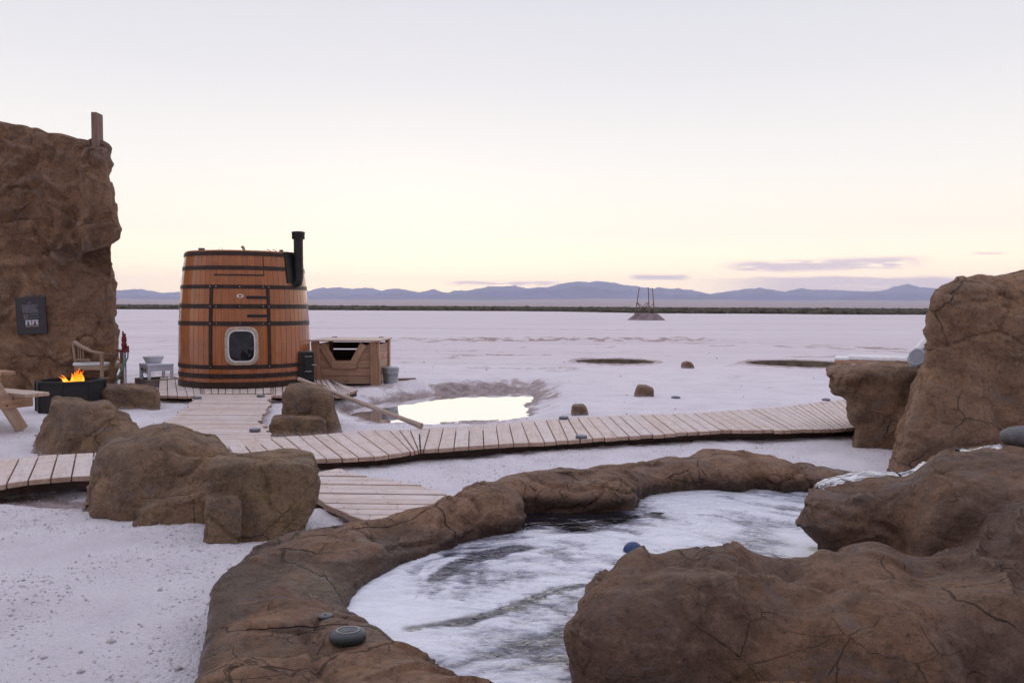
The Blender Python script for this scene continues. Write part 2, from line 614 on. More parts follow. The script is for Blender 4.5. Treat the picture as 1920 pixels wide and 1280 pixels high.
def wood_mat(name, c1, c2, rough=0.7, dust=0.0, coat=0.0, sc=1.0, dustc=(.66, .60, .59), knots=True):
    """grain runs along the object's local x"""
    m, n = new_mat(name)
    tcn = n('ShaderNodeTexCoord')
    oc = tcn.outputs['Object']
    rnd = n('ShaderNodeObjectInfo').outputs['Random']
    off = n('ShaderNodeCombineXYZ', i0=n.math('MULTIPLY', rnd, 37.0), i1=n.math('MULTIPLY', rnd, 91.0), i2=n.math('MULTIPLY', rnd, 53.0)).outputs[0]
    p = n.vmath('ADD', oc, off)
    g = n.noise(n.scale(p, (1.6 * sc, 22 * sc, 22 * sc)), 1.0, 6, 0.6, 0.8)
    fibre = n.noise(n.scale(p, (5 * sc, 160 * sc, 160 * sc)), 1.0, 4, 0.6)
    blot = n.noise(p, 3.0 * sc, 4)
    col = n.mix(n.mr(g, 0.35, 0.65), c2, c1)
    col = n.mix(n.mr(blot, 0.42, 0.7, 0.0, 0.45), col, tuple(x * .72 for x in c2))
    col = n.mix(n.mr(rnd, 0.0, 1.0, 0.0, 0.45, smooth=False), col, tuple(x * .55 for x in c1))
    rnd2 = n.math('FRACT', n.math('MULTIPLY', rnd, 7.31))
    h = n.math('ADD', n.math('MULTIPLY', g, 0.6), n.math('MULTIPLY', fibre, 0.4))
    if knots:
        vo = n('ShaderNodeTexVoronoi', Vector=n.scale(p, (1.9 * sc, 6.5 * sc, 6.5 * sc)), Scale=1.0).outputs[0]
        kn = n.mr(vo, 0.06, 0.13, 0.75, 0.0)
        col = n.mix(kn, col, tuple(x * .35 for x in c2))
    if dust:
        nz = n('ShaderNodeSeparateXYZ', i0=n('ShaderNodeNewGeometry').outputs['Normal']).outputs[2]
        dn = n.noise(p, 7.0, 6, 0.7)
        f = n.math('MULTIPLY', n.mr(nz, 0.4, 0.9), n.math('MULTIPLY', n.mr(dn, 0.25, 0.62, dust * .45, dust), n.mr(rnd2, 0.0, 1.0, 0.72, 1.05, smooth=False)))
        f = n.math('MULTIPLY', f, n.mr(g, 0.3, 0.5, 0.75, 1.0))
        col = n.mix(f, col, dustc)
    ins = dict(Base_Color=col, Roughness=rough, Normal=n.bump(h, 0.004, 0.7))
    if coat:
        ins['Coat Weight'] = coat
        ins['Coat Roughness'] = 0.22
    finish(n, **ins)
    return m


M['plank'] = wood_mat('deck_pine', (.56, .40, .31), (.40, .25, .18), dust=0.82)
M['pine'] = wood_mat('fresh_pine', (.50, .31, .20), (.34, .18, .105), rough=0.65)
M['pale_pine'] = wood_mat('pale_pine', (.58, .42, .31), (.43, .28, .19), rough=0.65, dust=0.5)
M['teak'] = wood_mat('grey_teak', (.40, .27, .185), (.26, .165, .11), rough=0.6, dust=0.35)
M['grey_wood'] = wood_mat('grey_wood', (.30, .235, .20), (.19, .145, .125), rough=0.8)
M['pole_wood'] = wood_mat('pole_wood', (.52, .41, .34), (.36, .26, .20), rough=0.65, knots=False)
M['dark_wood'] = wood_mat('dark_wood', (.10, .065, .05), (.055, .038, .03), rough=0.85)
M['frame_wood'] = wood_mat('frame_wood', (.26, .17, .13), (.17, .105, .08), rough=0.8)


def stave_mat():
    m, n = new_mat('varnished_cedar')
    oc = n('ShaderNodeTexCoord').outputs['Object']
    rnd = n('ShaderNodeObjectInfo').outputs['Random']
    off = n('ShaderNodeCombineXYZ', i0=n.math('MULTIPLY', rnd, 37.0), i1=n.math('MULTIPLY', rnd, 91.0), i2=n.math('MULTIPLY', rnd, 53.0)).outputs[0]
    p = n.vmath('ADD', oc, off)
    g = n.noise(n.scale(p, (55, 55, 1.3)), 1.0, 6, 0.62, 0.5)
    col = n.ramp(g, [(0.25, (.24, .062, .007)), (0.5, (.38, .105, .012)), (0.72, (.50, .155, .020))])
    col = n.mix(n.mr(rnd, 0, 1, 0.0, 0.42, smooth=False), col, (.20, .052, .012))
    col = n.mix(n.mr(n.noise(p, 2.2, 5, 0.65), 0.48, 0.72, 0.0, 0.6), col, (.15, .045, .016))
    finish(n, Base_Color=col, Roughness=n.mr(g, 0.3, 0.7, 0.34, 0.5), Normal=n.bump(g, 0.003, 0.6), **{'Coat Weight': 0.9, 'Coat Roughness': 0.08, 'Coat IOR': 1.55})
    return m


M['stave'] = stave_mat()
M['hoop'] = plain('rusted_hoop', (.036, .018, .014), 0.45, 0.35, 0.4, 9, 0.004)
M['black'] = plain('black_steel', (.022, .020, .019), 0.42, 0.4, 0.3, 8, 0.002)
M['black_matte'] = plain('black_matte', (.014, .013, .013), 0.75, 0.0, 0.3)
M['steel'] = plain('bolt_steel', (.45, .43, .42), 0.35, 0.9)
M['zinc'] = plain('galvanised_zinc', (.36, .38, .41), 0.42, 0.75, 0.22, 16, 0.001)
M['brass'] = plain('weathered_porthole', (.50, .41, .32), 0.38, 0.6, 0.25, 30, 0.002)
M['white'] = plain('white_paint', (.72, .73, .76), 0.45, 0.0, 0.06, 6, 0.001)
M['stool'] = plain('stool_paint', (.66, .71, .84), 0.45, 0.0, 0.06, 6, 0.001)
M['cloth'] = plain('white_cloth', (.74, .72, .72), 0.9, 0.0, 0.08, 9, 0.004)
M['glass'] = plain('dark_glass', (.012, .014, .018), 0.06, 0.0, 0.2, 3)
M['red'] = plain('red_enamel', (.17, .012, .016), 0.4, 0.1, 0.3, 18, 0.002)
M['hose'] = plain('green_hose', (.10, .24, .19), 0.5, 0.0, 0.15)
M['blue'] = plain('blue_ball', (.006, .035, .13), 0.4, 0.0, 0.25, 25)
M['badge'] = plain('enamel_badge', (.70, .62, .55), 0.4)
M['sign'] = plain('sign_slate', (.030, .026, .030), 0.5, 0.0, 0.2, 5)
M['ink'] = plain('pale_ink', (.26, .24, .27), 0.7)
M['photo_pale'] = plain('photo_pale', (.50, .48, .52), 0.5, var=0.2, scale=22)
M['photo_dark'] = plain('photo_dark', (.05, .042, .05), 0.5, var=0.5, scale=40)
M['photo_sand'] = plain('photo_sand', (.24, .18, .15), 0.5, var=0.5, scale=50)
M['brick'] = plain('red_brick', (.16, .055, .035), 0.85, 0.0, 0.3, 20, 0.005)
M['charcoal'] = plain('charcoal', (.02, .017, .016), 0.9, 0.0, 0.5, 20, 0.01)
M['speaker'] = plain('speaker_shell', (.045, .050, .060), 0.42, 0.0, 0.12, 30, 0.0006)
M['speaker_ring'] = plain('speaker_ring', (.34, .34, .34), 0.4)
M['outlet'] = plain('outlet_tan', (.42, .26, .14), 0.6)
M['lamp_grey'] = plain('lamp_grey', (.10, .105, .13), 0.6)
M['lamp_top'] = plain('lamp_top', (.26, .27, .31), 0.6)
M['bag'] = plain('pale_bag', (.52, .53, .60), 0.55, 0.0, 0.12, 40, 0.01)
M['bag_face'] = plain('bag_face', (.34, .35, .41), 0.6, 0.0, 0.15, 60, 0.004)
M['grey_stone'] = plain('grey_stone', (.13, .12, .125), 0.7, 0.0, 0.3, 14, 0.006)
M['leaf'] = plain('dead_leaf', (.03, .022, .016), 0.8)
M['dark_stone'] = plain('dark_pebble', (.075, .06, .055), 0.9, 0.0, 0.4, 10, 0.01)
M['salt_lump'] = plain('salt_lump', (.66, .61, .63), 0.9, 0.0, 0.12, 30, 0.01)
M['concrete'] = plain('salt_crusted_rim', (.46, .39, .39), 0.9, 0.0, 0.25, 6, 0.02)
M['pit_wall'] = plain('pit_wall', (.20, .155, .115), 0.85, 0.0, 0.3, 4, 0.02)
M['mound'] = plain('mound_dirt', (.23, .17, .18), 0.95, 0.0, 0.3, 2.0, 0.08)


def flame_mat():
    m, n = new_mat('flame')
    oc = n('ShaderNodeTexCoord').outputs['Object']
    z = n('ShaderNodeSeparateXYZ', i0=oc).outputs[2]
    nz = n.noise(n.scale(oc, (1, 1, .4)), 14, 4)
    t = n.math('ADD', n.mr(z, 0.0, 0.26, 0.0, 1.0, smooth=False), n.math('MULTIPLY', n.math('SUBTRACT', nz, .5), 0.9), clamp=True)
    col = n.ramp(t, [(0.0, (1.0, .42, .06)), (0.35, (1.0, .26, .015)), (0.75, (1.0, .13, .005)), (1.0, (.7, .06, .002))])
    e = n('ShaderNodeEmission', Color=col, Strength=n.mr(t, 0, 1, 2.3, 1.4))
    lw = n('ShaderNodeLayerWeight', Blend=0.35).outputs['Facing']
    tr = n('ShaderNodeBsdfTransparent')
    mx = n('ShaderNodeMixShader', i0=n.math('MULTIPLY', n.mr(lw, 0.15, 0.85, 0.12, 1.0), n.mr(t, 0.0, 1.0, 0.6, 1.0)), i1=e.outputs[0], i2=tr.outputs[0])
    n('ShaderNodeOutputMaterial', Surface=mx)
    return m


M['flame'] = flame_mat()


def ground_mat():
    m, n = new_mat('salt_ground')
    oc = n('ShaderNodeTexCoord').outputs['Object']
    dirt = n('ShaderNodeAttribute', dict(attribute_name='dirt')).outputs['Fac']
    flat = n('ShaderNodeAttribute', dict(attribute_name='flat')).outputs['Fac']     # 1 on the smooth playa, 0 on the crusty gravel
    sx = n('ShaderNodeSeparateXYZ', i0=oc)
    xy = n('ShaderNodeCombineXYZ', i0=sx.outputs[0], i1=sx.outputs[1]).outputs[0]
    grain = n.noise(xy, 75, 6, 0.75)
    lump = n.noise(xy, 16, 5, 0.62)
    patch = n.noise(xy, 1.6, 5, 0.6)
    vor = n('ShaderNodeTexVoronoi', Vector=xy, Scale=46.0).outputs[0]
    col = n.ramp(patch, [(0.3, (.74, .69, .74)), (0.5, (.83, .79, .84)), (0.7, (.88, .85, .89))])
    col = n.mix(n.mr(grain, 0.43, 0.25, 0.0, 0.45), col, (.42, .37, .40))
    col = n.mix(n.mr(lump, 0.36, 0.22, 0.0, 0.5), col, (.46, .38, .40))
    # playa: long faint streaks lying across the view
    st = n.noise(n.scale(xy, (.018, .16, 1)), 1.0, 6, 0.62)
    st2 = n.noise(n.scale(xy, (.09, .8, 1)), 1.0, 6, 0.66)
    st3 = n.noise(n.scale(xy, (1.1, 2.6, 1)), 1.0, 6, 0.7)
    far = n.ramp(n.math('ADD', n.math('MULTIPLY', st, .35), n.math('ADD', n.math('MULTIPLY', st2, .35), n.math('MULTIPLY', st3, .3))), [(0.34, (.44, .375, .40)), (0.46, (.62, .555, .585)), (0.66, (.73, .67, .695))])
    col = n.mix(flat, col, far)
    dn = n.noise(xy, 6, 7, 0.72)
    dcol = n.mix(n.mr(dn, 0.35, 0.62), (.16, .108, .092), (.42, .325, .315))
    plainf = n('ShaderNodeAttribute', dict(attribute_name='plain')).outputs['Fac']
    col = n.mix(plainf, col, (.34, .27, .27))
    dm = n.mr(n.math('ADD', dirt, n.math('MULTIPLY', n.math('SUBTRACT', dn, 0.5), 1.7)), 0.26, 0.66)
    col = n.mix(n.math('MULTIPLY', dm, 0.9), col, dcol)
    h = n.math('ADD', n.math('MULTIPLY', grain, 0.5), n.math('ADD', n.math('MULTIPLY', lump, 0.6), n.math('MULTIPLY', n.math('SUBTRACT', 0.6, vor), 0.45)))
    b = n('ShaderNodeBump', Strength=n.mr(flat, 0, 1, 0.95, 0.35), Distance=0.038, Height=h)
    finish(n, Base_Color=col, Roughness=0.9, Normal=b.outputs[0], **{'Specular IOR Level': 0.25})
    return m


M['ground'] = ground_mat()


def pool_mat():
    m, n = new_mat('foaming_pool_water')
    oc = n('ShaderNodeTexCoord').outputs['Object']
    foam = n('ShaderNodeAttribute', dict(attribute_name='foam')).outputs['Fac']  # foam cover; bright and dark reflections are painted into it too
    rip = n('ShaderNodeAttribute', dict(attribute_name='rip')).outputs['Fac']
    fz = n.noise(n.scale(oc, (4, 7, 4)), 2.6, 4, 0.5, 1.6)
    f = n.mr(n.math('ADD', foam, n.math('MULTIPLY', n.math('SUBTRACT', fz, 0.5), n.math('MULTIPLY', rip, 0.6))), 0.10, 0.92)
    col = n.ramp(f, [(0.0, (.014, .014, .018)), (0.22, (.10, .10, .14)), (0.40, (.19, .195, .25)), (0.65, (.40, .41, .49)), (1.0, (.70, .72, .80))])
    bub = n('ShaderNodeTexVoronoi', Vector=oc, Scale=95.0).outputs[0]
    col = n.mix(n.math('MULTIPLY', n.mr(bub, 0.25, 0.6, 0.0, 0.22), n.mr(f, 0.7, 0.9)), col, n.mix(0.5, col, (.30, .31, .37)))
    rn = n.noise(n.scale(oc, (4, 8, 5)), 1.7, 3, 0.5, 1.2)
    hh = n.math('MULTIPLY', rn, rip)
    finish(n, Base_Color=col, Roughness=n.mr(f, 0.5, 1, 0.07, 0.38), Normal=n.bump(hh, 0.07, 0.7), IOR=1.7, **{'Specular IOR Level': 0.5})
    return m


M['pool'] = pool_mat()


def still_water(name, c, rough=0.02, wave=0.002, ior=1.33, metal=0.0):
    m, n = new_mat(name)
    oc = n('ShaderNodeTexCoord').outputs['Object']
    finish(n, Base_Color=(*c, 1), Roughness=rough, IOR=ior, Metallic=metal, Normal=n.bump(n.noise(oc, 3, 3), wave, 0.4))
    return m


M['pond'] = still_water('still_pond', (.73, .71, .70), 0.015, 0.0006, 1.5, .8)
M['pit_water'] = still_water('pit_water', (.11, .085, .065), 0.35)


def stream_mat():
    m, n = new_mat('running_water')
    oc = n('ShaderNodeTexCoord').outputs['Object']
    nz = n.noise(n.scale(oc, (6, 26, 6)), 1.6, 6, 0.65, 1.0)
    col = n.mix(n.mr(nz, 0.38, 0.58), (.10, .10, .12), (.86, .86, .88))
    finish(n, Base_Color=col, Roughness=0.16, IOR=1.33, Normal=n.bump(nz, 0.02, 0.8))
    return m


M['stream'] = stream_mat()


def shrub_mat():
    m, n = new_mat('dry_shrubs')
    oc = n('ShaderNodeTexCoord').outputs['Object']
    col = n.ramp(n.noise(oc, 0.35, 5, 0.65), [(0.3, (.045, .040, .026)), (0.5, (.085, .076, .050)), (0.7, (.13, .108, .078))])
    finish(n, Base_Color=col, Roughness=0.9, **{'Specular IOR Level': 0.2})
    return m


M['shrub'] = shrub_mat()
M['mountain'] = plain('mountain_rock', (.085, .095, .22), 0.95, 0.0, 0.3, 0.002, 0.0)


# ------------------------------------------------------------------ setting: ground, water, mountains, air
POND_WATER = [(655, 771), (690, 762), (730, 753), (790, 746), (850, 741.5), (930, 737.5), (985, 740), (997, 745), (985, 752), (966, 760), (975, 768), (984, 776), (990, 782), (960, 785), (880, 789), (740, 790), (700, 787)]
POND_LIP = [(596, 758), (640, 741), (700, 731), (760, 722), (830, 714.5), (930, 711), (1010, 712), (1052, 719), (1064, 735), (1058, 755), (1040, 772), (1018, 786), (990, 793), (900, 798), (720, 799), (640, 793), (606, 780)]
ZP = -0.16
pw = smooth_closed([at(x, y, ZP).to_2d() for x, y in POND_WATER])
pl = smooth_closed([at(x, y, 0).to_2d() for x, y in POND_LIP])
PITS = [(at(1153, 681, 0.0).to_2d(), 1.05), (at(1500, 685.5, 0.0).to_2d(), 1.35)]


def ground_h(x, y):
    P = np.stack([x, y], 1)
    near = np.exp(-np.maximum(y - 6, 0) / 25)
    h = fbm(p3(x * .9, y * .9, 3), 3) * .022 * near + fbm(p3(x * 4.5, y * 4.5, 5), 4) * .014 * near + np.maximum(fbm(p3(x * 13, y * 13, 8), 3, .6), -.2) * .010 * np.exp(-np.maximum(y - 4, 0) / 9)
    edge = 5.62 + .10 * fbm(p3(x * 1.2, y * 0, 1), 2) - .05 * np.minimum(x + 3, 0)
    h += .08 * (1 - sstep(edge - .18, edge + .22, y)) * (1 - sstep(-1.3, -.7, x))
    h -= .06 * np.exp(-((y - edge - .55) / .35) ** 2) * (1 - sstep(-2.2, -1.4, x)) * (y > 3)
    dirt = 1.0 * np.exp(-((y - edge - .42) / .25) ** 2) * (1 - sstep(-2.6, -2.2, x))
    m = (x > -6) & (x < 4) & (y > 8) & (y < 20)
    if m.any():
        sl, sw = sd_poly(P[m], pl), sd_poly(P[m], pw)
        ins = np.maximum(-sl, 0)
        t = ins / (ins + np.maximum(sw, 0) + 1e-4)
        d = -(-ZP + .01) * sstep(0, 1, t) ** .8 - .25 * np.clip(-sw / .4, 0, 1)
        nn = fbm(p3(x[m] * 2.2, y[m] * 2.2, 2), 5, .42)
        far = sstep(12.0, 13.8, y[m])
        d += (.03 * far + .008) * np.exp(-(np.maximum(sl, -.3) / .45) ** 2) * (1 + .8 * nn) * (sl > -.6)
        d += nn * .028 * np.clip(ins * 5, 0, 1) * sstep(.05, .5, sw)
        h[m] += d
        bank = np.clip(ins * 1.1 + .12, 0, 1) * (ins > 0) * (.62 + .38 * far) + .25 * nn * (sl < .3)
        bank = bank * (.78 + .36 * sstep(-.5, .4, fbm(p3(x[m] * 1.3, y[m] * 1.3, 61), 4)))
        bank = np.maximum(bank, .75 * np.exp(-(np.maximum(sw, 0) / .22) ** 2) * (ins > 0))
        dirt[m] = np.maximum(dirt[m], bank)
    for c, r in PITS:
        q = np.hypot(x - c.x, y - c.y)
        h -= 1.0 * (1 - sstep(r + .06, r + .14, q))
        h += .05 * np.exp(-((q - r - .25) / .22) ** 2)
        dirt = np.maximum(dirt, .30 * np.exp(-((q - r - .2) / .3) ** 2))
    # churned vehicle tracks and scuffed ground on the flat
    n1 = fbm(p3(x * .35, y * .35, 11), 4)
    n2 = fbm(p3(x * 1.7, y * .5, 19), 4, .65)

    def track(yc, wd, x0, x1, amp):
        return amp * (.35 + .65 * sstep(-.35, .25, n2)) * np.exp(-((y - yc) / wd) ** 2) * sstep(x0, x0 + 4, x) * (1 - sstep(x1 - 4, x1, x)) * (.65 + .9 * n2)
    tr = track(36 + .10 * x + .8 * n1, 2.6, -7, 12, 1.0)
    tr += track(30.5 - .16 * (x - 9) + .5 * n1, 1.3, 8, 22, 1.0) + track(27.5 - .12 * (x - 9) + .5 * n1, .8, 10, 22, .9)
    tr += track(21.2 + .05 * x + .3 * n1, .35, -5.2, 0.6, 1.1) + track(19.0 + .2 * n1, .25, -5.2, -1.0, 1.3) + track(24.3 + .3 * n1, .3, -3, 4.5, .8)
    tr += track(70 + 1.5 * n1, 3, -40, -12, .7) + track(52 + n1, 1.6, -24, 22, .5) + track(28.5 + .3 * n1, .9, -5.5, -1, .8)
    tr *= .85
    tr += .50 * sstep(.20, .75, fbm(p3(x * .45, y * .8, 31), 5, .62)) * sstep(13.5, 17, y) * (1 - sstep(34, 60, y))
    h += np.clip(tr, 0, 1) * n2 * .05 * (y < 60)
    dirt = np.maximum(dirt, np.clip(tr, 0, .95))
    # a little bare dirt round the tub, the fire and the chair
    dirt = np.maximum(dirt, .55 * np.exp(-(((x + 7.2) / 1.6) ** 2 + ((y - 14.6) / .9) ** 2)))
    dirt = np.maximum(dirt, .70 * np.exp(-(((x + 5.9) / .8) ** 2 + ((y - 15.6) / 1.3) ** 2)))
    dirt = np.maximum(dirt, .60 * np.exp(-(((x + 2.6) / .9) ** 2 + ((y - 14.5) / .45) ** 2)))
    # alluvial slopes below the mountains
    ns = fbm(p3(x / 1700, y / 1700, 40), 3)
    h += 62 * sstep(1400, 7200, y) * (1 + .35 * ns) * (.72 + .28 * sstep(-2000, 2500, x))
    flat = sstep(12, 23, y + 3 * n1)
    global PLAIN
    PLAIN = sstep(230, 420, y)
    return h, np.clip(dirt, 0, 1), flat


def axis(a, b, step, lo, hi, gr):
    c = list(np.arange(a, b + 1e-6, step))
    s, v = step, c[-1]
    while v < hi:
        s *= gr
        v += s
        c.append(min(v, hi))
    s, v, pre = step, c[0], []
    while v > lo:
        s *= gr
        v -= s
        pre.append(max(v, lo))
    return np.array(pre[::-1] + c, np.float32)


xs = axis(-4.6, 4.6, .03, -13000, 13000, 1.045)
ys = axis(2.2, 12.0, .03, -120, 12500, 1.022)
X, Y = np.meshgrid(xs, ys, indexing='xy')
gh, gd, gf = ground_h(X.ravel(), Y.ravel())
gp = PLAIN
nx, ny = len(xs), len(ys)
ii = (np.arange(ny - 1)[:, None] * nx + np.arange(nx - 1)[None]).ravel()
gq = np.stack([ii, ii + 1, ii + nx + 1, ii + nx], 1)
gme = np_mesh('ground', np.stack([X.ravel(), Y.ravel(), gh], 1), gq, True, dict(dirt=gd, flat=gf, plain=gp))
ground = tag(link('ground', gme, M['ground']), 'wide white salt flat with gravelly crust in the foreground', kind='structure')


def gz(x, y):
    return float(ground_h(np.array([x], np.float32), np.array([y], np.float32))[0][0])


# pond
mb = MB()
mb.add([(p[0], p[1], ZP) for p in pl], [tuple(range(len(pl)))])
tag(mb.build('pond_water', M['pond']), 'still shallow pond mirroring the bright sky beyond the boardwalk', kind='structure')

# loose salt grains of the near crust
ico_v = np.array([(0, 0, 1), (.9, 0, .1), (0, .9, .05), (-.85, .1, .1), (.05, -.9, .1), (0, 0, -.6)], np.float32)
ico_f = np.array([(0, 1, 2), (0, 2, 3), (0, 3, 4), (0, 4, 1), (5, 2, 1), (5, 3, 2), (5, 4, 3), (5, 1, 4)], np.int32)


def scatter(name, n, xr, yfun, size, m, label, keep=None, seed=1):
    r = np.random.default_rng(seed)
    y = yfun(r, n)
    x = (r.uniform(-.70, .70, n)) * y if xr is None else r.uniform(*xr, n)
    if keep is not None:
        k = keep(x, y)
        x, y = x[k], y[k]
    n = len(x)
    h = ground_h(x.astype(np.float32), y.astype(np.float32))[0]
    s = size(r, n)
    a = r.uniform(0, 2 * np.pi, n)
    V = ico_v[None] * (1 + r.uniform(-.35, .35, (n, 6, 3)))
    ca, sa = np.cos(a)[:, None], np.sin(a)[:, None]
    vx, vy = V[:, :, 0] * ca - V[:, :, 1] * sa, V[:, :, 0] * sa + V[:, :, 1] * ca
    V = np.stack([vx * s[:, None] + x[:, None], vy * s[:, None] + y[:, None], V[:, :, 2] * s[:, None] * .75 + h[:, None]], 2).reshape(-1, 3)
    Fc = (ico_f[None] + (np.arange(n) * 6)[:, None, None]).reshape(-1, 3)
    return tag(link(name, np_mesh(name, V, Fc, False), m), label, kind='stuff')


def out_pool(x, y):
    return (fbm(p3(x * 1.4, y * 1.4, 77), 3) + np.random.default_rng(4).normal(0, .18, len(x)) > -.12) & ~((x > -1.2) & (x < 3.2) & (y > 2.2) & (y < 6.0))


scatter('salt_gravel', 52000, None, lambda r, n: 2.2 + 9.0 * r.uniform(0, 1, n) ** 1.3, lambda r, n: .0035 + .0075 * r.uniform(0, 1, n) ** 3 + .012 * (r.uniform(0, 1, n) > .992), M['salt_lump'],
        'loose white salt gravel on the near crust', out_pool, 3)
scatter('dark_pebbles', 420, None, lambda r, n: 5.8 + 22 * r.uniform(0, 1, n) ** 1.2, lambda r, n: .008 + .022 * r.uniform(0, 1, n) ** 4, M['dark_stone'],
        'scattered dark pebbles and crumbs lying on the salt', out_pool, 5)

# shrub belt at the far edge of the salt
bm_v = []
import bmesh
bm = bmesh.new()
bmesh.ops.create_icosphere(bm, subdivisions=2, radius=1)
tv = np.array([v.co[:] for v in bm.verts], np.float32)
tf = np.array([[v.index for v in f.verts] for f in bm.faces], np.int32)
bm.free()
r = np.random.default_rng(11)
n = 9000
sy = 184 + 900 * r.uniform(0, 1, n) ** 1.9
sx = r.uniform(-.86, .80, n) * sy
sy0 = 243 - 60 * sstep(0, 45, sx) + 7 * fbm(p3(sx / 22, sx * 0, 5), 4)
sy = np.maximum(sy, 0) + (sy0 - 184)
ss = (.26 + .34 * r.uniform(0, 1, n)) * (1 + (sy > 330) * .35)
V = tv[None] * (1 + .38 * r.normal(size=(n, len(tv), 1)).astype(np.float32))
V = V * np.stack([ss * (1.5 + r.uniform(0, 1.2, n)), ss * 1.5, ss], 1)[:, None] + np.stack([sx, sy, ss * .55 + ground_h(sx.astype(np.float32), sy.astype(np.float32))[0]], 1)[:, None]
Fc = (tf[None] + (np.arange(n) * len(tv))[:, None, None]).reshape(-1, 3)
tag(link('shrubs', np_mesh('shrubs', V.reshape(-1, 3), Fc, False), M['shrub']), 'dark belt of low desert scrub along the far edge of the salt', kind='stuff')

# mountains: crest line surveyed from the photo, flanks with gullies
RIDGE = [(-500, 548), (-200, 541), (60, 546), (150, 540), (215, 546), (239, 544), (262, 542), (281, 548), (309, 548.6), (345, 546), (420, 543), (500, 547), (560, 546), (580, 544), (593, 541.5), (608, 540), (637, 538), (652, 540), (667, 540), (685, 538.7), (702, 541.6), (716, 544), (729, 541.5), (746, 541.5), (766, 543), (777, 545), (788, 547.7), (801, 544), (814, 541.6), (823, 544.4), (832, 546.6), (840, 547.7), (856, 543.8), (875, 544), (897, 540), (917, 538), (939, 537), (965, 535.7), (978, 539), (1000, 539.5), (1025, 537), (1052, 532.5), (1077, 527.5), (1102, 530), (1115, 527), (1140, 527.5), (1162, 532.5), (1195, 537), (1225, 540), (1232, 538), (1250, 540), (1272, 541), (1300, 543.5), (1332, 551), (1348, 548.4), (1397, 542), (1429, 540), (1474, 547), (1503, 541), (1552, 543.6), (1591, 545), (1655, 545), (1681, 537), (1704, 532), (1723, 538), (1752, 539), (1830, 546), (1920, 541), (2050, 549), (2300, 543), (2600, 550)]


def mountain(name, pts, Yc, half, label, seed, rough):
    P = np.array([ad(x, y, Yc)[:] for x, y in pts])
    x = np.linspace(P[0, 0], P[-1, 0], 900)
    zc = np.interp(x, P[:, 0], P[:, 2])
    zc = zc + fbm(p3(x / 130, x * 0 + .37, seed + .41), 5, .62) * 15
    t = np.concatenate([np.linspace(-1, 0, 34), np.linspace(0, 1, 12)[1:]])
    T, XX = np.meshgrid(t, x, indexing='ij')
    Zc = np.broadcast_to(zc, T.shape)
    n1 = fbm(p3(XX / 330, T * 5, seed + 2), 5).reshape(T.shape)
    prof = np.clip(1 - np.abs(T) ** .85, 0, 1)
    hh = 40 + (Zc - 40) * prof * (1 + rough * n1 * np.clip(np.abs(T) * 4, 0, 1) * (1 - np.abs(T)))
    YY = Yc + T * half + 160 * np.clip(np.abs(T) * 3, 0, 1) * fbm(p3(XX / 700, T, seed + 5), 3).reshape(T.shape)
    hh = np.minimum(hh, 40 + (Zc - 40) * (1 + (YY - Yc) / Yc * .9))
    hh[0] = hh[-1] = 5
    a, b = T.shape
    k = (np.arange(a - 1)[:, None] * b + np.arange(b - 1)[None]).ravel()
    q = np.stack([k, k + 1, k + b + 1, k + b], 1)
    return tag(link(name, np_mesh(name, np.stack([XX.ravel(), YY.ravel(), hh.ravel()], 1), q, True), M['mountain']), label, kind='structure')


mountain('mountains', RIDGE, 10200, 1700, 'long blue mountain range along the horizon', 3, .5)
FRONT_RIDGE = [(-500, 556), (0, 552), (220, 553), (300, 556), (420, 552), (560, 557), (600, 551), (640, 552), (690, 551), (760, 549), (800, 553), (880, 549), (960, 544), (1040, 541), (1090, 536), (1130, 541), (1200, 549), (1300, 552), (1380, 553), (1450, 551), (1540, 556), (1600, 552), (1680, 547), (1740, 551), (1830, 556), (1920, 551), (2300, 556), (2600, 558)]
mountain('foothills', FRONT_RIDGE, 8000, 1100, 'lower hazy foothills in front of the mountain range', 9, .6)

# evening haze over the flat
hz_m, hn = new_mat('evening_haze')
pv = hn('ShaderNodeVolumePrincipled', Color=(.76, .81, 1.0, 1), Density=0.88e-4, Anisotropy=0.45)
ho = hn('ShaderNodeOutputMaterial')
hz_m.node_tree.links.new(pv.outputs[0], ho.inputs['Volume'])
mb = MB().box((0, 6200, 219), (26400, 12700, 442))
tag(mb.build('haze', hz_m), 'thin evening haze over the salt flat', kind='stuff')


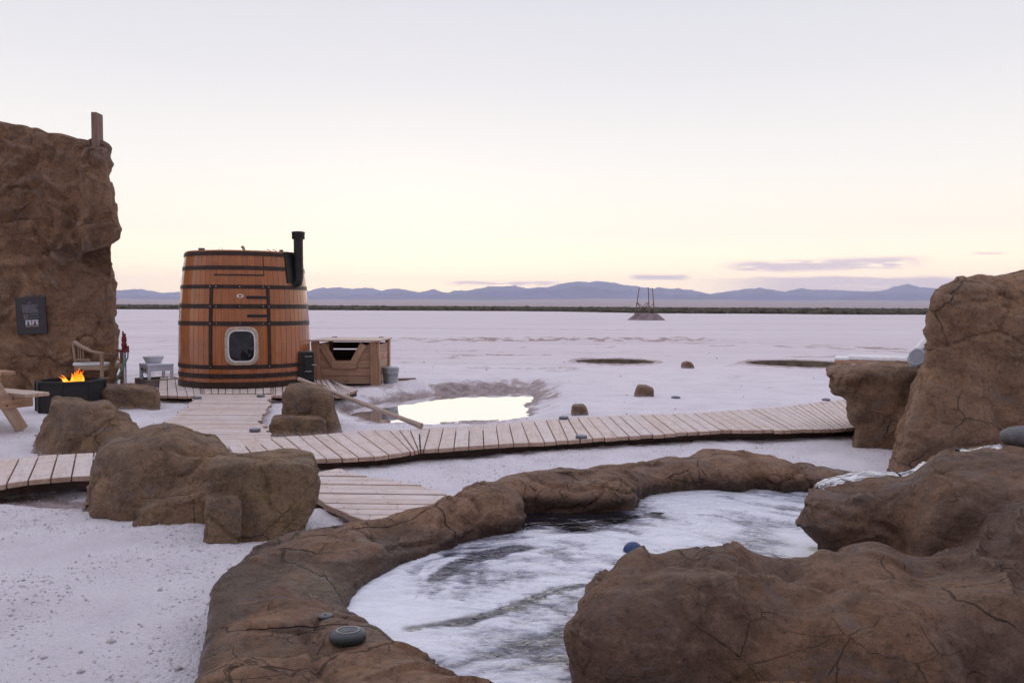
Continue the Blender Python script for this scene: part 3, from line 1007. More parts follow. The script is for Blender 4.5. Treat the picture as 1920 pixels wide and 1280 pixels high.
# ------------------------------------------------------------------ shaped rocks (signed-distance solids, meshed by surface nets)
def detail(V, N, seed, big, mid, strata, groove=0.0, s=1.0, front=False):
    """real relief pushed into a rock's surface"""
    p = V / s
    wv = p + .35 * np.stack([fbm(p * 1.1 + 5, 2), fbm(p * 1.1 + 9, 2), fbm(p * 1.1 + 13, 2)], 1)
    d = big * fbm(p * 1.6 + seed, 3)
    rid = np.abs(fbm(wv * 1.9 + seed * 1.7, 3)) * 2.6 - .8
    d += mid * rid
    zz = (p[:, 2] * 5.5 + 2.2 * fbm(p * .9 + seed, 2) + p[:, 0] * .5)
    saw = zz - np.floor(zz)
    d += strata * (saw ** 2.2 - .33) * sstep(-.15, .35, fbm(p * 1.3 + seed * 2.1, 2))
    d += .26 * mid * fbm(p * 8 + seed, 4, .6)
    if groove:
        wq = p + .22 * np.stack([fbm(p * 1.3 + 25, 3), fbm(p * 1.3 + 29, 3), fbm(p * 1.3 + 33, 3)], 1)
        for k, (fr, amp) in enumerate(((np.array([1.5, 1.5, 2.2]), 1.0), (np.array([3.4, 3.4, 4.6]), .28))):
            f1, f2, cid = worley(wq * fr + seed * 3.1 + 31 * k)
            gate = sstep(-.25, .2, fbm(p * 1.1 + seed + 50 + 7 * k, 2))
            d -= amp * groove * gate * np.exp(-((f2 - f1) / .045) ** 2)
            d += amp * groove * .9 * (cid - .5) * sstep(.0, .07, f2 - f1)
    d = d * (.3 + .7 * np.abs(N[:, 1])) if front else d
    return V + N * (d * s)[:, None]


ROCKS = {}


def finish_rock(name, label, cat, V, Q, m, base, kind=None, group=None):
    me = np_mesh(name, V - np.asarray(base, np.float32), Q, True)
    o = link(name, me, m)
    o.location = base
    tag(o, label, cat, group, kind)
    ROCKS[label] = (V, Q)
    return o


def rock(label, parts, m, vox, seed, big=.05, mid=.02, strata=.02, groove=0.0, name='boulder', cat='boulder', s=1.0, k=.10, group=None, extra=None, square=False):
    """parts: (outline seen from the front, distance, half thickness, edge radius, lean of the front with height)"""
    prep = []
    lo, hi = np.full(3, 1e9), np.full(3, -1e9)
    for pts, Yc, T, r, lean in parts:
        p = np.array([ad(x, y, Yc)[:] for x, y in pts])
        pb = np.array([ad(x, y, Yc + .62 * T)[:] for x, y in pts])
        pf = np.array([ad(x, y, Yc - .62 * T)[:] for x, y in pts])
        # crests are set by the far edge of a top, undersides by the near edge
        e_ = np.roll(p, -1, 0) - np.roll(p, 1, 0)
        area = np.sum(p[:, 0] * np.roll(p[:, 2], -1) - np.roll(p[:, 0], -1) * p[:, 2])
        nz_ = -e_[:, 0] / np.maximum(np.hypot(e_[:, 0], e_[:, 2]), 1e-6) * np.sign(area)
        wz_ = np.clip(.5 + .9 * nz_, 0, 1)
        pz = np.stack([p[:, 0], pb[:, 2] * wz_ + pf[:, 2] * (1 - wz_)], 1)
        kx = float(np.mean([min(max(x, 0), 1920) for x, y in pts]) - 960) / FPX
        if not square:
            pz = smooth_closed(pz, 3)
        prep.append((pz, Yc, T, r, lean, kx))
        lo = np.minimum(lo, [pz[:, 0].min() - abs(kx) * T, Yc - T - abs(lean) * .5, pz[:, 1].min()])
        hi = np.maximum(hi, [pz[:, 0].max() + abs(kx) * T, Yc + T + abs(lean) * .5, pz[:, 1].max()])
    pad = 3 * vox + big * s
    lo -= pad
    hi += pad
    gx, gy, gz_ = (np.arange(lo[i], hi[i] + vox, vox, dtype=np.float32) for i in range(3))
    Fv = None
    XZ = np.stack(np.meshgrid(gx, gz_, indexing='ij'), -1).reshape(-1, 2)
    for pz, Yc, T, r, lean, kx in prep:
        d0 = sd_poly(XZ, pz).reshape(len(gx), len(gz_))
        # the solid is turned so that its broad face looks the way the outline was taken
        ii_ = np.arange(len(gx))[:, None] - ((gy - Yc) * kx / vox)[None, :]
        ii_ = np.clip(ii_, 0, len(gx) - 1.001)
        i0_ = ii_.astype(int)
        fr_ = (ii_ - i0_).astype(np.float32)[:, :, None]
        d2 = d0[i0_] * (1 - fr_) + d0[i0_ + 1] * fr_
        z0 = pz[:, 1].min()
        bul = (.25 * T * fbm(np.stack([XZ[:, 0] * 1.3 / s, XZ[:, 1] * 1.3 / s, np.full(len(XZ), seed * 1.1)], 1), 3)).reshape(len(gx), 1, len(gz_))
        yc = Yc + lean * (gz_[None, None, :] - z0 - .3)
        dy = np.abs(gy[None, :, None] - yc) - T - bul
        f = rbox(d2, dy, r)
        Fv = f if Fv is None else smin(Fv, f, k)
    if extra is not None:
        Fv = extra(Fv, gx, gy, gz_)
    V, Q = nets(Fv, lo, vox)
    V = detail(V, normals(V, Q), seed, big, mid, strata, groove, s, name == 'rock_wall')
    c = V[:, :2].mean(0)
    base = (float(c[0]), float(c[1]), float(max(V[:, 2].min(), 0)))
    return finish_rock(name, label, cat, V, Q, m, base, group=group)


rock('flat-topped block of brown rock with square corners beside the low platform',
     [([(387, 1030), (387, 985), (392, 900), (395, 860), (405, 851), (480, 849), (560, 845), (590, 851), (597, 880), (591, 930), (576, 968), (562, 1010), (480, 1030)], 5.0, .26, .03, .22), ([(386, 1030), (387, 985), (391, 909), (449, 904), (456, 940), (450, 1030)], 4.93, .25, .025, .2)],
     M['rock_block'], .013, 4, .008, .009, .016, .018, square=True, k=.015)
rock('largest boulder on the left with a rounded crown and a low lobe at its foot',
     [([(158, 965), (164, 930), (172, 905), (175, 860), (188, 828), (215, 813), (262, 806), (310, 796), (345, 802), (375, 812), (410, 822), (426, 840), (430, 858), (424, 900), (412, 985), (262, 1000), (205, 990)], 5.75, .48, .22, .25),
      ([(262, 1000), (263, 945), (285, 928), (330, 912), (365, 905), (402, 908), (402, 1000)], 5.28, .16, .06, .2)],
     M['rock_olive'], .018, 7, .026, .016, .020, .024, k=.03)
rock('humped boulder with two crests near the bench and the fire pit',
     [([(54, 862), (64, 830), (78, 795), (90, 776), (91, 750), (104, 742), (140, 744), (168, 752), (205, 750), (222, 768), (242, 778), (252, 792), (262, 805), (262, 866), (150, 868)], 8.25, .42, .18, .3)],
     M['rock_olive'], .02, 12, .028, .016, .018, .022)
rock('squat rectangular rock lying between the fire pit and the sauna walkway',
     [([(188, 775), (190, 728), (199, 720), (250, 719), (290, 725), (299, 734), (299, 775)], 11.55, .30, .06, .1)],
     M['rock_olive'], .02, 15, .012, .010, .010, square=True)
rock('taller rock of the pair beside the boardwalk with a pole leaning on it',
     [([(531, 830), (533, 790), (534, 745), (540, 727), (560, 721), (600, 723), (620, 736), (624, 765), (633, 788), (638, 830)], 9.65, .30, .11, .15)],
     M['rock_olive'], .022, 19, .03, .012, .012, .008)
rock('low block of rock in front of the taller one beside the boardwalk',
     [([(503, 830), (507, 790), (514, 778), (530, 775), (600, 776), (612, 784), (614, 830)], 9.28, .20, .045, .1)],
     M['rock_olive'], .016, 22, .012, .010, .010, square=True)
rock('small brown rock on the salt between the boardwalk and the far frame',
     [([(1190, 746), (1193, 728), (1196, 722), (1210, 722), (1224, 727), (1226, 746)], at(1207, 744).y + .1, .12, .03, 0)], M['rock_olive'], .02, 25, .02, .01, .008, name='rock', cat='rock', square=True)
rock('small squarish rock right at the back edge of the boardwalk',
     [([(1071, 782), (1072, 762), (1076, 757), (1094, 757), (1100, 765), (1104, 782)], at(1088, 779).y + .08, .10, .03, 0)], M['rock_olive'], .016, 28, .016, .008, .006, name='rock', cat='rock', square=True)
rock('small dark rock on the salt right of the round pit',
     [([(1277, 692), (1278, 680), (1286, 676), (1296, 678), (1302, 686), (1302, 692)], at(1290, 690).y + .1, .15, .05, 0)], M['rock_olive'], .03, 33, .03, .01, .008, name='rock', cat='rock', square=True)

TALL = [(1655, 905), (1664, 880), (1680, 840), (1694, 800), (1706, 770), (1718, 725), (1729, 690), (1737, 660), (1739, 640), (1735, 612), (1740, 580), (1749, 556), (1764, 537), (1788, 528), (1790, 519), (1815, 521), (1840, 519), (1875, 519), (1920, 511), (2000, 505), (2080, 530), (2170, 640), (2190, 905)]
rock('tall rounded boulder standing over the pool at the right edge',
     [(TALL, 7.5, .62, .24, .12)], M['rock_tall'], .02, 41, .030, .020, .024, .034)
rock('ledge rock overhanging its foot where the boardwalk ends',
     [([(1598, 870), (1603, 815), (1606, 800), (1592, 786), (1594, 762), (1585, 749), (1566, 736), (1557, 724), (1559, 712), (1549, 702), (1552, 690), (1572, 685), (1600, 682), (1650, 678), (1700, 679), (1745, 680), (1800, 700), (1815, 870)], 8.9, .55, .13, .1)],
     M['rock_tall'], .02, 45, .025, .020, .022, .026)

# the big rock wall on the left, with its end pillar
WALL = [(-420, 760), (-420, 250), (-250, 232), (-100, 235), (0, 241), (40, 246), (90, 258), (130, 267), (165, 278), (185, 276), (199, 280), (204, 330), (211, 380), (216, 410), (227, 430), (222, 445), (210, 458), (212, 500), (215, 560), (217, 640), (218, 760)]


def wall_extra(Fv, gx, gy, gz_):
    return Fv


rock('high brown rock wall with a pillar end and an information board',
     [(WALL, 14.6, .55, .10, .05), ([(150, 480), (152, 300), (158, 282), (170, 277), (196, 279), (204, 330), (211, 380), (217, 412), (226, 430), (215, 452), (200, 465)], 14.1, .22, .09, .05),
      ([(-420, 760), (-420, 500), (-100, 470), (20, 478), (110, 470), (190, 500), (213, 520), (217, 640), (218, 760)], 14.2, .45, .25, .12)],
     M['rock_wall'], .032, 52, .022, .048, .045, .030, name='rock_wall', cat='rock wall', k=.06, s=1.7, square=True)

# the rim of the hot pool: plan taken from the waterline and the outer crest
ZW = 0.25
INNER = [(661, 1156), (672, 1119), (700, 1097), (736, 1076), (792, 1051), (849, 1032), (905, 1014), (954, 1004), (978, 996), (984, 985), (976, 966), (1010, 963), (1080, 962), (1150, 960), (1190, 955), (1198, 941), (1237, 929), (1320, 921), (1380, 926), (1425, 920), (1462, 924), (1515, 924), (1640, 935), (1760, 975)]
inner = [at(x, y, ZW).to_2d() for x, y in INNER]
inner += [Vector((2.65, 3.6)), Vector((2.1, 3.25)), Vector((1.5, 3.0)), Vector((.95, 2.65)), Vector((.55, 2.35)), Vector((.15, 2.25))]
inner += [at(961, 1283, .36).to_2d() + Vector((0, .02)), at(924, 1265, .36).to_2d(), at(860, 1242, .36).to_2d(), at(811, 1212, .36).to_2d(), at(774, 1188, .36).to_2d(), at(717, 1175, .30).to_2d(), at(685, 1172, .27).to_2d()]
OUTER = [(399, 1104, .33), (410, 1072, .34), (436, 1044, .34), (470, 1014, .34), (522, 991, .33), (560, 980, .32), (612, 976, .31), (699, 974, .33), (729, 965, .36), (762, 944, .40), (800, 938, .42), (830, 918, .46), (852, 908, .47), (886, 897, .46), (935, 888, .44), (982, 879, .42), (1050, 873, .39), (1095, 875, .37), (1185, 867, .37), (1211, 856, .40), (1237, 849, .42), (1286, 847, .44), (1296, 835, .48), (1327, 827, .50), (1369, 836, .47), (1425, 849, .42), (1481, 860, .38), (1537, 869, .35), (1609, 882, .32), (1700, 900, .32), (1850, 930, .32)]
outer = [at(x, y, z).to_2d() for x, y, z in OUTER]
for i, q in enumerate(outer):       # the crest line is the rim's back edge only where the rim is wide enough
    if q.y < 5.2 and q.x > -.9:
        pass
ctrl = [(q.x, q.y, z) for q, (x, y, z) in zip(outer, OUTER)]
outer += [Vector((3.6, 4.3)), Vector((3.2, 3.2)), Vector((1.6, 2.6)), Vector((.5, 2.15)), Vector((.15, 1.9)), Vector((-.2, 1.75)), Vector((-.78, 2.1)), Vector((-1.02, 2.6)), Vector((-1.13, 3.0))]
ctrl += [(-1.1, 2.7, .36), (-.9, 3.3, .34), (-.6, 2.9, .36), (-.2, 2.55, .37), (.2, 2.2, .38), (.8, 2.4, .38), (3, 4, .4), (2.2, 3.0, .4), (-.72, 3.45, .33), (-.62, 4.05, .30)]
ctrl = np.array(ctrl, np.float32)
inner_s, outer_s = smooth_closed(inner, 5), smooth_closed(outer, 4)


def build_rim():
    vox = .0135
    lo = np.array([outer_s[:, 0].min() - .1, outer_s[:, 1].min() - .1, -.12], np.float32)
    hi = np.array([min(outer_s[:, 0].max(), 3.0) + .1, outer_s[:, 1].max() + .1, .62], np.float32)
    gx, gy, gz_ = (np.arange(lo[i], hi[i], vox, dtype=np.float32) for i in range(3))
    XY = np.stack(np.meshgrid(gx, gy, indexing='ij'), -1).reshape(-1, 2)
    so_, si = sd_poly(XY, outer_s), sd_poly(XY, inner_s)
    # outside the narrow places the rim keeps a minimum thickness by swelling outwards
    d2 = np.maximum(so_ - .03, -si)
    h = np.zeros(len(XY), np.float32)
    wsum = np.zeros(len(XY), np.float32)
    for cx, cy, cz in ctrl:
        w_ = 1 / (((XY[:, 0] - cx) ** 2 + (XY[:, 1] - cy) ** 2) ** 1.5 + .004)
        h += w_ * cz
        wsum += w_
    h /= wsum
    h = h + .022 * fbm(p3(XY[:, 0] * 1.8, XY[:, 1] * 1.8, 4), 3)
    # crowned section: highest in the middle of the ring, sloping to both sides
    h -= .035 * (1 - sstep(0, .16, si)) + .025 * (1 - sstep(0, .12, -so_))
    sh = (len(gx), len(gy), 1)
    d2, h = d2.reshape(sh), h.reshape(sh)
    under = .05 * sstep(.34, .22, gz_)[None, None, :] if False else .03 * (1 - sstep(.2, .33, gz_))[None, None, :]
    f = rbox(d2 + under * (si.reshape(sh) < .35), gz_[None, None, :] - h, .055)
    V, Q = nets(f.astype(np.float32), lo, vox)
    V = detail(V, normals(V, Q), 61, .020, .013, .026, .030, .8)
    return finish_rock('pool_rim', 'sculpted brown rock rim curling round the foaming hot pool', 'pool rim', V, Q, M['rock'], (-1.0, 3.5, 0.0))


build_rim()

# the foreground rock mass: a low lobe on the left, an overhanging head behind it, joined on the right
LOBE = [(1072, 1600), (1104, 1330), (1100, 1255), (1086, 1195), (1073, 1150), (1080, 1110), (1100, 1080), (1118, 1062), (1145, 1044), (1185, 1036), (1250, 1034), (1300, 1030), (1330, 1021), (1378, 1019), (1402, 1031), (1440, 1048), (1500, 1052), (1570, 1045), (1620, 1034), (1680, 1030), (1740, 1044), (1820, 1036), (1930, 1020), (2200, 1000), (2250, 1600)]
HEAD = [(1503, 968), (1504, 950), (1517, 930), (1520, 905), (1540, 895), (1600, 891), (1660, 892), (1695, 891), (1722, 880), (1745, 862), (1762, 845), (1790, 840), (1830, 838), (1870, 836), (1920, 834), (2100, 834), (2200, 900), (2200, 1200), (1700, 1200), (1610, 1085), (1570, 1045), (1545, 1025), (1520, 996)]
rock('dark foreground boulder with an overhanging head beside the pool',
     [(LOBE, 2.72, .42, .20, .10), (HEAD, 3.85, .36, .16, .0),
      ([(1610, 1600), (1615, 1090), (1670, 1000), (1740, 905), (1830, 856), (1960, 850), (2200, 850), (2250, 1600)], 3.75, .55, .16, .06),
      ([(1690, 1600), (1700, 1110), (1760, 1040), (1830, 970), (1920, 905), (2050, 875), (2200, 870), (2250, 1600)], 3.2, .60, .22, .08)],
     M['rock_front'], .0135, 71, .026, .020, .032, .014, k=.10)


def drop(labels, x, y, zmax=6.0):
    """height of the surface under a point"""
    best = None
    for b in labels:
        hit = BVH[b].ray_cast(Vector((x, y, zmax)), Vector((0, 0, -1)))
        if hit[0] is not None and (best is None or hit[0].z > best):
            best = hit[0].z
    return best


BVH = {}
for lb, (V, Q) in ROCKS.items():
    BVH[lb] = BVHTree.FromPolygons(V.tolist(), Q.tolist())
RIM = [k for k in ROCKS if 'rim' in k][0]
FRONTROCK = [k for k in ROCKS if 'overhanging head' in k][0]
WALLROCK = [k for k in ROCKS if 'rock wall' in k][0]
LEDGE = [k for k in ROCKS if k.startswith('ledge')][0]
PAIRTOP = [k for k in ROCKS if k.startswith('taller rock')][0]


def hit(label, x, y):
    h = BVH[label].ray_cast(Vector((0, 0, HC)), ray(x, y).normalized())
    return (h[0], h[1]) if h[0] is not None else (None, None)


# ------------------------------------------------------------------ pool water
def build_pool():
    s = .014
    P_ = inner_s
    gx = np.arange(P_[:, 0].min() - .25, P_[:, 0].max() + .25, s, dtype=np.float32)
    gy = np.arange(P_[:, 1].min() - .25, P_[:, 1].max() + .25, s, dtype=np.float32)
    X, Y = np.meshgrid(gx, gy, indexing='xy')
    XY = np.stack([X.ravel(), Y.ravel()], 1)
    keep = sd_poly(XY, P_) < .22
    A = [(700, 1130, .98), (690, 1110, 1), (760, 1090, .95), (850, 1048, .95), (680, 1160, 1), (780, 1150, 1), (740, 1165, 1), (900, 1060, .50), (860, 1090, .55), (930, 1080, .55), (1000, 1060, .66), (880, 1120, .72), (960, 1105, .66),
         (900, 1138, .92), (1000, 1100, .88), (950, 1200, .62), (1000, 1250, .68), (1050, 1200, .58), (860, 1215, .72), (1080, 1120, .62), (1060, 1040, .82), (1150, 1000, .92), (1250, 1010, .95), (1000, 978, .10), (1080, 985, .06), (1160, 972, .06), (1205, 985, .75),
         (1050, 968, 0), (1130, 966, 0), (1280, 960, .92), (1400, 960, .78), (1450, 940, .88), (1300, 935, .98), (1480, 955, .55), (1350, 990, .93), (1500, 1015, .12), (1540, 1030, .02), (1455, 1000, .55), (1000, 1005, .75), (1060, 1012, .8), (940, 1020, .6)]
    b, ws = np.zeros(len(XY), np.float32), np.zeros(len(XY), np.float32)
    for px_, py_, v in A:
        q = at(px_, py_, ZW)
        w_ = 1 / (((XY[:, 0] - q.x) ** 2 + (XY[:, 1] - q.y) ** 2) ** 1.4 + .0015)
        b += w_ * v
        ws += w_
    b /= ws
    wx = fbm(p3(XY[:, 0] * 1.6, XY[:, 1] * 1.6, 2), 3)
    wy = fbm(p3(XY[:, 0] * 1.6, XY[:, 1] * 1.6, 9), 3)
    u, v = XY[:, 0] * 1.1 + .5 * wx, (XY[:, 1] - .12 * XY[:, 0]) * 5.0 + 1.3 * wy
    cc = at(965, 1112, ZW)
    rr_, th_ = np.hypot(XY[:, 0] - cc.x, (XY[:, 1] - cc.y) * 1.15), np.arctan2((XY[:, 1] - cc.y) * 1.15, XY[:, 0] - cc.x)
    tw = th_ + 1.1 * rr_
    sw_ = np.stack([np.cos(tw) * 1.5 + .5 * wx, np.sin(tw) * 1.5 + .5 * wy, rr_ * 6.5 + 1.1 * wx], 1).astype(np.float32)
    st = fbm(sw_ * 1.15, 4, .5)
    st_ = fbm(p3(u * 1.7, v * 1.7, 4), 4, .5)
    st2 = .6 * fbm(sw_ * np.array([3.2, 3.2, 2.6], np.float32) + 9, 3, .5) + .4 * fbm(p3(u * 4.0, v * 3.0, 14), 3, .5)

    def stroke(pts, wd):
        W_ = np.array([at(x, y, ZW).to_2d() for x, y in pts])
        d = np.full(len(XY), 9., np.float32)
        for k in range(len(W_) - 1):
            a, e = W_[k], W_[k + 1] - W_[k]
            q = XY - a
            t = np.clip((q @ e) / (e @ e), 0, 1)
            d = np.minimum(d, np.linalg.norm(q - t[:, None] * e, axis=1))
        return np.exp(-((d * (1 + .6 * st)) / wd) ** 2)
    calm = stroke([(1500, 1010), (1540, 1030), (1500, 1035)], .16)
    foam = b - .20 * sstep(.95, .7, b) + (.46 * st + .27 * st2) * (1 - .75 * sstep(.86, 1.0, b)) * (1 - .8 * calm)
    foam -= 1.15 * stroke([(818, 1081), (850, 1058), (900, 1043), (940, 1034), (970, 1027)], .045)
    foam -= 1.0 * stroke([(772, 1178), (830, 1169), (900, 1156), (960, 1138), (1010, 1119), (1050, 1106), (1090, 1099)], .032)
    foam += .40 * stroke([(800, 1152), (900, 1139), (1000, 1098), (1090, 1074)], .06)
    foam -= .5 * stroke([(1180, 970), (1215, 968), (1235, 963)], .035)
    foam -= .45 * stroke([(1250, 975), (1330, 985), (1420, 1000)], .007)
    foam += .5 * stroke([(1010, 985), (1050, 992)], .02) + .55 * stroke([(1065, 972), (1090, 979), (1130, 974)], .014)
    foam += .8 * stroke([(985, 1000), (1040, 1006), (1100, 1004)], .03)
    foam -= .5 * stroke([(1000, 1205), (1060, 1190)], .05) + .45 * stroke([(950, 1255), (1060, 1240)], .04)
    cove = sstep(.45, .12, b)  # the rim's dark reflection, put into the water colour here
    foam = np.clip(foam, 0, 1)
    foam = (.27 + .73 * foam) * (1 - cove) + foam * cove
    foam = foam * (1 - calm) + calm * np.clip(.92 - 1.1 * stroke([(1535, 1032), (1560, 1040), (1600, 1040)], .07), 0, 1)  # calm pocket: sky reflection painted white, with a dark reflection painted into it
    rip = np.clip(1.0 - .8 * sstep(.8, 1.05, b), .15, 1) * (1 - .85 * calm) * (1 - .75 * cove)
    z = ZW + (.008 * st + .005 * st2) * rip + .003 * np.clip(foam, 0, 1)
    k = np.full(len(XY), -1, np.int32)
    k[keep] = np.arange(keep.sum())
    nx_, ny_ = len(gx), len(gy)
    i0 = (np.arange(ny_ - 1)[:, None] * nx_ + np.arange(nx_ - 1)[None]).ravel()
    q = k[np.stack([i0, i0 + 1, i0 + nx_ + 1, i0 + nx_], 1)]
    q = q[(q >= 0).all(1)]
    V = np.stack([XY[:, 0], XY[:, 1], z], 1)[keep]
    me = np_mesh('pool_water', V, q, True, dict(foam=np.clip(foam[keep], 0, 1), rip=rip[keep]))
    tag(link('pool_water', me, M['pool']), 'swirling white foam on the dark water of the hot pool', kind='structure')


build_pool()


# water running over the crest of the foreground boulder
def ribbon(mbx, pts, Y0, Y1, steps=26, side=9, lift=.012):
    G = []
    n_ = len(pts)
    for i in range(steps + 1):
        t = i / steps * (n_ - 1)
        a, fr = min(int(t), n_ - 2), t - min(int(t), n_ - 2)
        x = pts[a][0] * (1 - fr) + pts[a + 1][0] * fr
        ww = pts[a][1] * (1 - fr) + pts[a + 1][1] * fr
        yc = pts[a][2] * (1 - fr) + pts[a + 1][2] * fr
        row = []
        for j in range(side + 1):
            y = yc + (j / side - .5) * ww
            z = drop([FRONTROCK], x, y)
            z = (z if z is not None and z > .3 else .3) + lift * (1 - abs(2 * j / side - 1) ** 2 * 1.6) + random.uniform(-.002, .003)
            row.append(Vector((x + random.uniform(-.003, .003), y, z)))
        G.append(row)
    mbx.grid(G)


def wx(px_, Y=3.95):
    return ad(px_, 880, Y).x


for pts in ([(wx(1521), .10, 3.86), (wx(1540), .20, 3.93), (wx(1600), .16, 4.0), (wx(1690), .14, 4.02)],
            [(wx(1694), .10, 4.0), (wx(1715), .13, 4.0), (wx(1740), .10, 4.0)],
            [(wx(1805), .07, 4.0), (wx(1850), .10, 4.02), (wx(1880), .12, 4.03), (wx(1895), .08, 4.05)]):
    mb = MB()
    ribbon(mb, pts, 0, 0)
    lab = ('bright sheet of water pouring over the head of the foreground boulder into the pool' if len(pts) == 4 and pts[0][0] < 1.8 else
           'short white cascade on the step between the boulder crest and its head' if len(pts) == 3 else 'thin trickle running from the grey spout stone along the crest')
    tag(mb.build('stream', M['stream'], smooth=True), lab, kind='structure')


# ------------------------------------------------------------------ boardwalks
def plank(parent, base, corners, th=.038, gap=.004, name='plank', m=None, ch=.004):
    """corners: back-left, back-right, front-right, front-left of the top face (plank runs back to front)"""
    bl, br, fr, fl = [Vector(c) for c in corners]
    x = ((fl + fr) / 2 - (bl + br) / 2)
    L = x.length
    x.normalize()
    z = Vector((0, 0, 1))
    z = (z - x * z.dot(x)).normalized()
    y = z.cross(x)
    c = (bl + br + fr + fl) / 4
    loc = []
    for p in (bl, br, fr, fl):
        q = p - c
        a, b = q.dot(x), q.dot(y)
        loc.append((a, b))
    top = []
    for a, b in loc:
        top.append((a - math.copysign(ch, a), b - math.copysign(gap + ch, b)))
    mid = [(a, b - math.copysign(gap, b)) for a, b in loc]
    vs = [(a, b, 0) for a, b in top] + [(a, b, -ch) for a, b in mid] + [(a, b, -th) for a, b in mid]
    fs = [(0, 1, 2, 3), (11, 10, 9, 8)] + [(j * 4 + i, j * 4 + 4 + i, j * 4 + 4 + (i + 1) % 4, j * 4 + (i + 1) % 4) for j in (0, 1) for i in range(4)]
    me = bpy.data.meshes.new(name)
    me.from_pydata(vs, [], fs)
    nrm = me.polygons[0].normal.z if len(me.polygons) else 1
    if nrm < 0:
        me.flip_normals()
    me.update()
    o = link(name, me, m or M['plank'], parent)
    Mx = Matrix((x, y, z)).transposed().to_4x4()
    Mx.translation = c - Vector(base)
    o.matrix_local = Mx
    return o


def interp(keys, n):
    """keys: (position along, back point, front point); n boards with even width at the middle"""
    mids = [(b + f) / 2 for b, f in keys]
    wide = [max((keys[i + 1][0] - keys[i][0]).length, (keys[i + 1][1] - keys[i][1]).length) for i in range(len(keys) - 1)]
    out = []
    for i in range(len(keys) - 1):
        k = max(1, round(wide[i] / n))
        for j in range(k):
            t = j / k
            out.append((keys[i][0].lerp(keys[i + 1][0], t), keys[i][1].lerp(keys[i + 1][1], t)))
    out.append(keys[-1])
    return out


ZD = .13


def nail_heads(root, base, ends):
    """two nail heads over each joist"""
    b = MB()
    for p, q, w0, w1 in ends:
        for t in (.12, .5, .88):
            c = p.lerp(q, t)
            ax = (q - p).normalized()
            sd = Vector((-ax.y, ax.x, 0)) * (w0 * (1 - t) + w1 * t) * .27
            for s in (-1, 1):
                if random.random() < .12:
                    continue
                o = c + sd * s * random.uniform(.8, 1.2) + ax * random.uniform(-.012, .012) + Vector((0, 0, .0042))
                b.add([o + Vector((.0065 * math.cos(k * math.pi / 3), .0065 * math.sin(k * math.pi / 3), 0)) for k in range(6)], [(0, 1, 2, 3, 4, 5)])
    o = b.build('nail_heads', M['black_matte'], root, off=base)
    o['kind'] = 'stuff'




def walkway(name, label, pairs, w=.145, z=ZD, jag=.018, joist=True, group=None, th=.04):
    keys = [(at(bx, by, z), at(fx, fy, z)) for (bx, by), (fx, fy) in pairs]
    bd = interp(keys, w)
    base = sum(((b + f) / 2 for b, f in bd), Vector()) / len(bd)
    base.z = 0
    root = thing(name, label, 'boardwalk', base, group)
    for i in range(len(bd) - 1):
        (b0, f0), (b1, f1) = bd[i], bd[i + 1]
        ax = ((f0 + f1) - (b0 + b1)).normalized()
        e0, e1 = random.uniform(-jag, jag) * ax, random.uniform(-jag, jag) * ax
        dz = Vector((0, 0, random.uniform(-.003, .003)))
        plank(root, base, (b0 + e0 + dz, b1 + e0 + dz, f1 + e1 + dz, f0 + e1 + dz), th, random.uniform(.003, .0065))
    nail_heads(root, base, [((bd[i][0] + bd[i + 1][0]) / 2, (bd[i][1] + bd[i + 1][1]) / 2, (bd[i][0] - bd[i + 1][0]).length, (bd[i][1] - bd[i + 1][1]).length) for i in range(len(bd) - 1)])
    if joist:
        for t in (.12, .5, .88):
            m = MB()
            pts = [b.lerp(f, t) for b, f in bd]
            for i in range(0, len(pts) - 1):
                m.bar(pts[i] - Vector((0, 0, th + .045)), pts[i + 1] - Vector((0, 0, th + .045)), .05, .085)
            m.build('joist', M['dark_wood'], root, off=base)
    return root


walkway('boardwalk', 'long curved boardwalk of pale planks crossing behind the pool',
        [((330, 838), (352, 884)), ((421, 826), (448, 867)), ((506, 820.5), (560, 861)), ((561, 817), (612, 859.5)), ((638, 810.5), (701, 855)), ((700, 806.5), (755, 848)), ((729, 805), (770, 845.5)), ((748, 804.5), (777, 844)), ((768, 804), (784, 843)), ((786, 803), (788, 842.5)),
         ((807, 801.5), (795, 842)), ((832, 800), (822, 840.5)), ((856, 799), (851, 838)), ((880, 797.5), (879, 836)), ((905, 796), (907, 834)), ((954, 792), (963, 830)), ((1000, 787.5), (1021, 828)), ((1046, 784), (1065, 825.5)), ((1100, 781), (1134, 820)), ((1180, 777.5), (1224, 814.5)),
         ((1300, 774), (1352, 806)), ((1397, 767), (1470, 805.5)), ((1465, 762), (1540, 804)), ((1507, 757), (1575, 803)), ((1545, 752), (1608, 801)), ((1590, 748), (1650, 798)), ((1640, 744), (1700, 795))], .148)
walkway('boardwalk', 'short boardwalk of wide planks running behind the largest boulder',
        [((-75, 864), (-110, 921)), ((-35, 861), (-66, 915)), ((0, 859.5), (-25, 911)), ((37, 857), (12, 906)), ((73, 854), (53, 900)), ((108, 852), (95, 896)), ((143, 850), (134, 893)), ((176, 848.5), (172, 892)), ((215, 846), (215, 891)), ((255, 844), (262, 889)), ((300, 841), (312, 887))], .24, jag=.012)
# path down from the tub: planks lie across the view, so "back/front" are its left and right ends
LFT = [(378, 737.5), (366, 744), (358, 752), (352, 764), (341, 766), (327, 777), (312, 788), (299, 796), (288, 808), (282, 822), (280, 838)]
RGT = [(514, 739), (512, 743), (500, 752), (508, 758), (502, 768), (494, 778), (486, 790), (497, 799), (505, 809), (507, 817), (512, 823)]


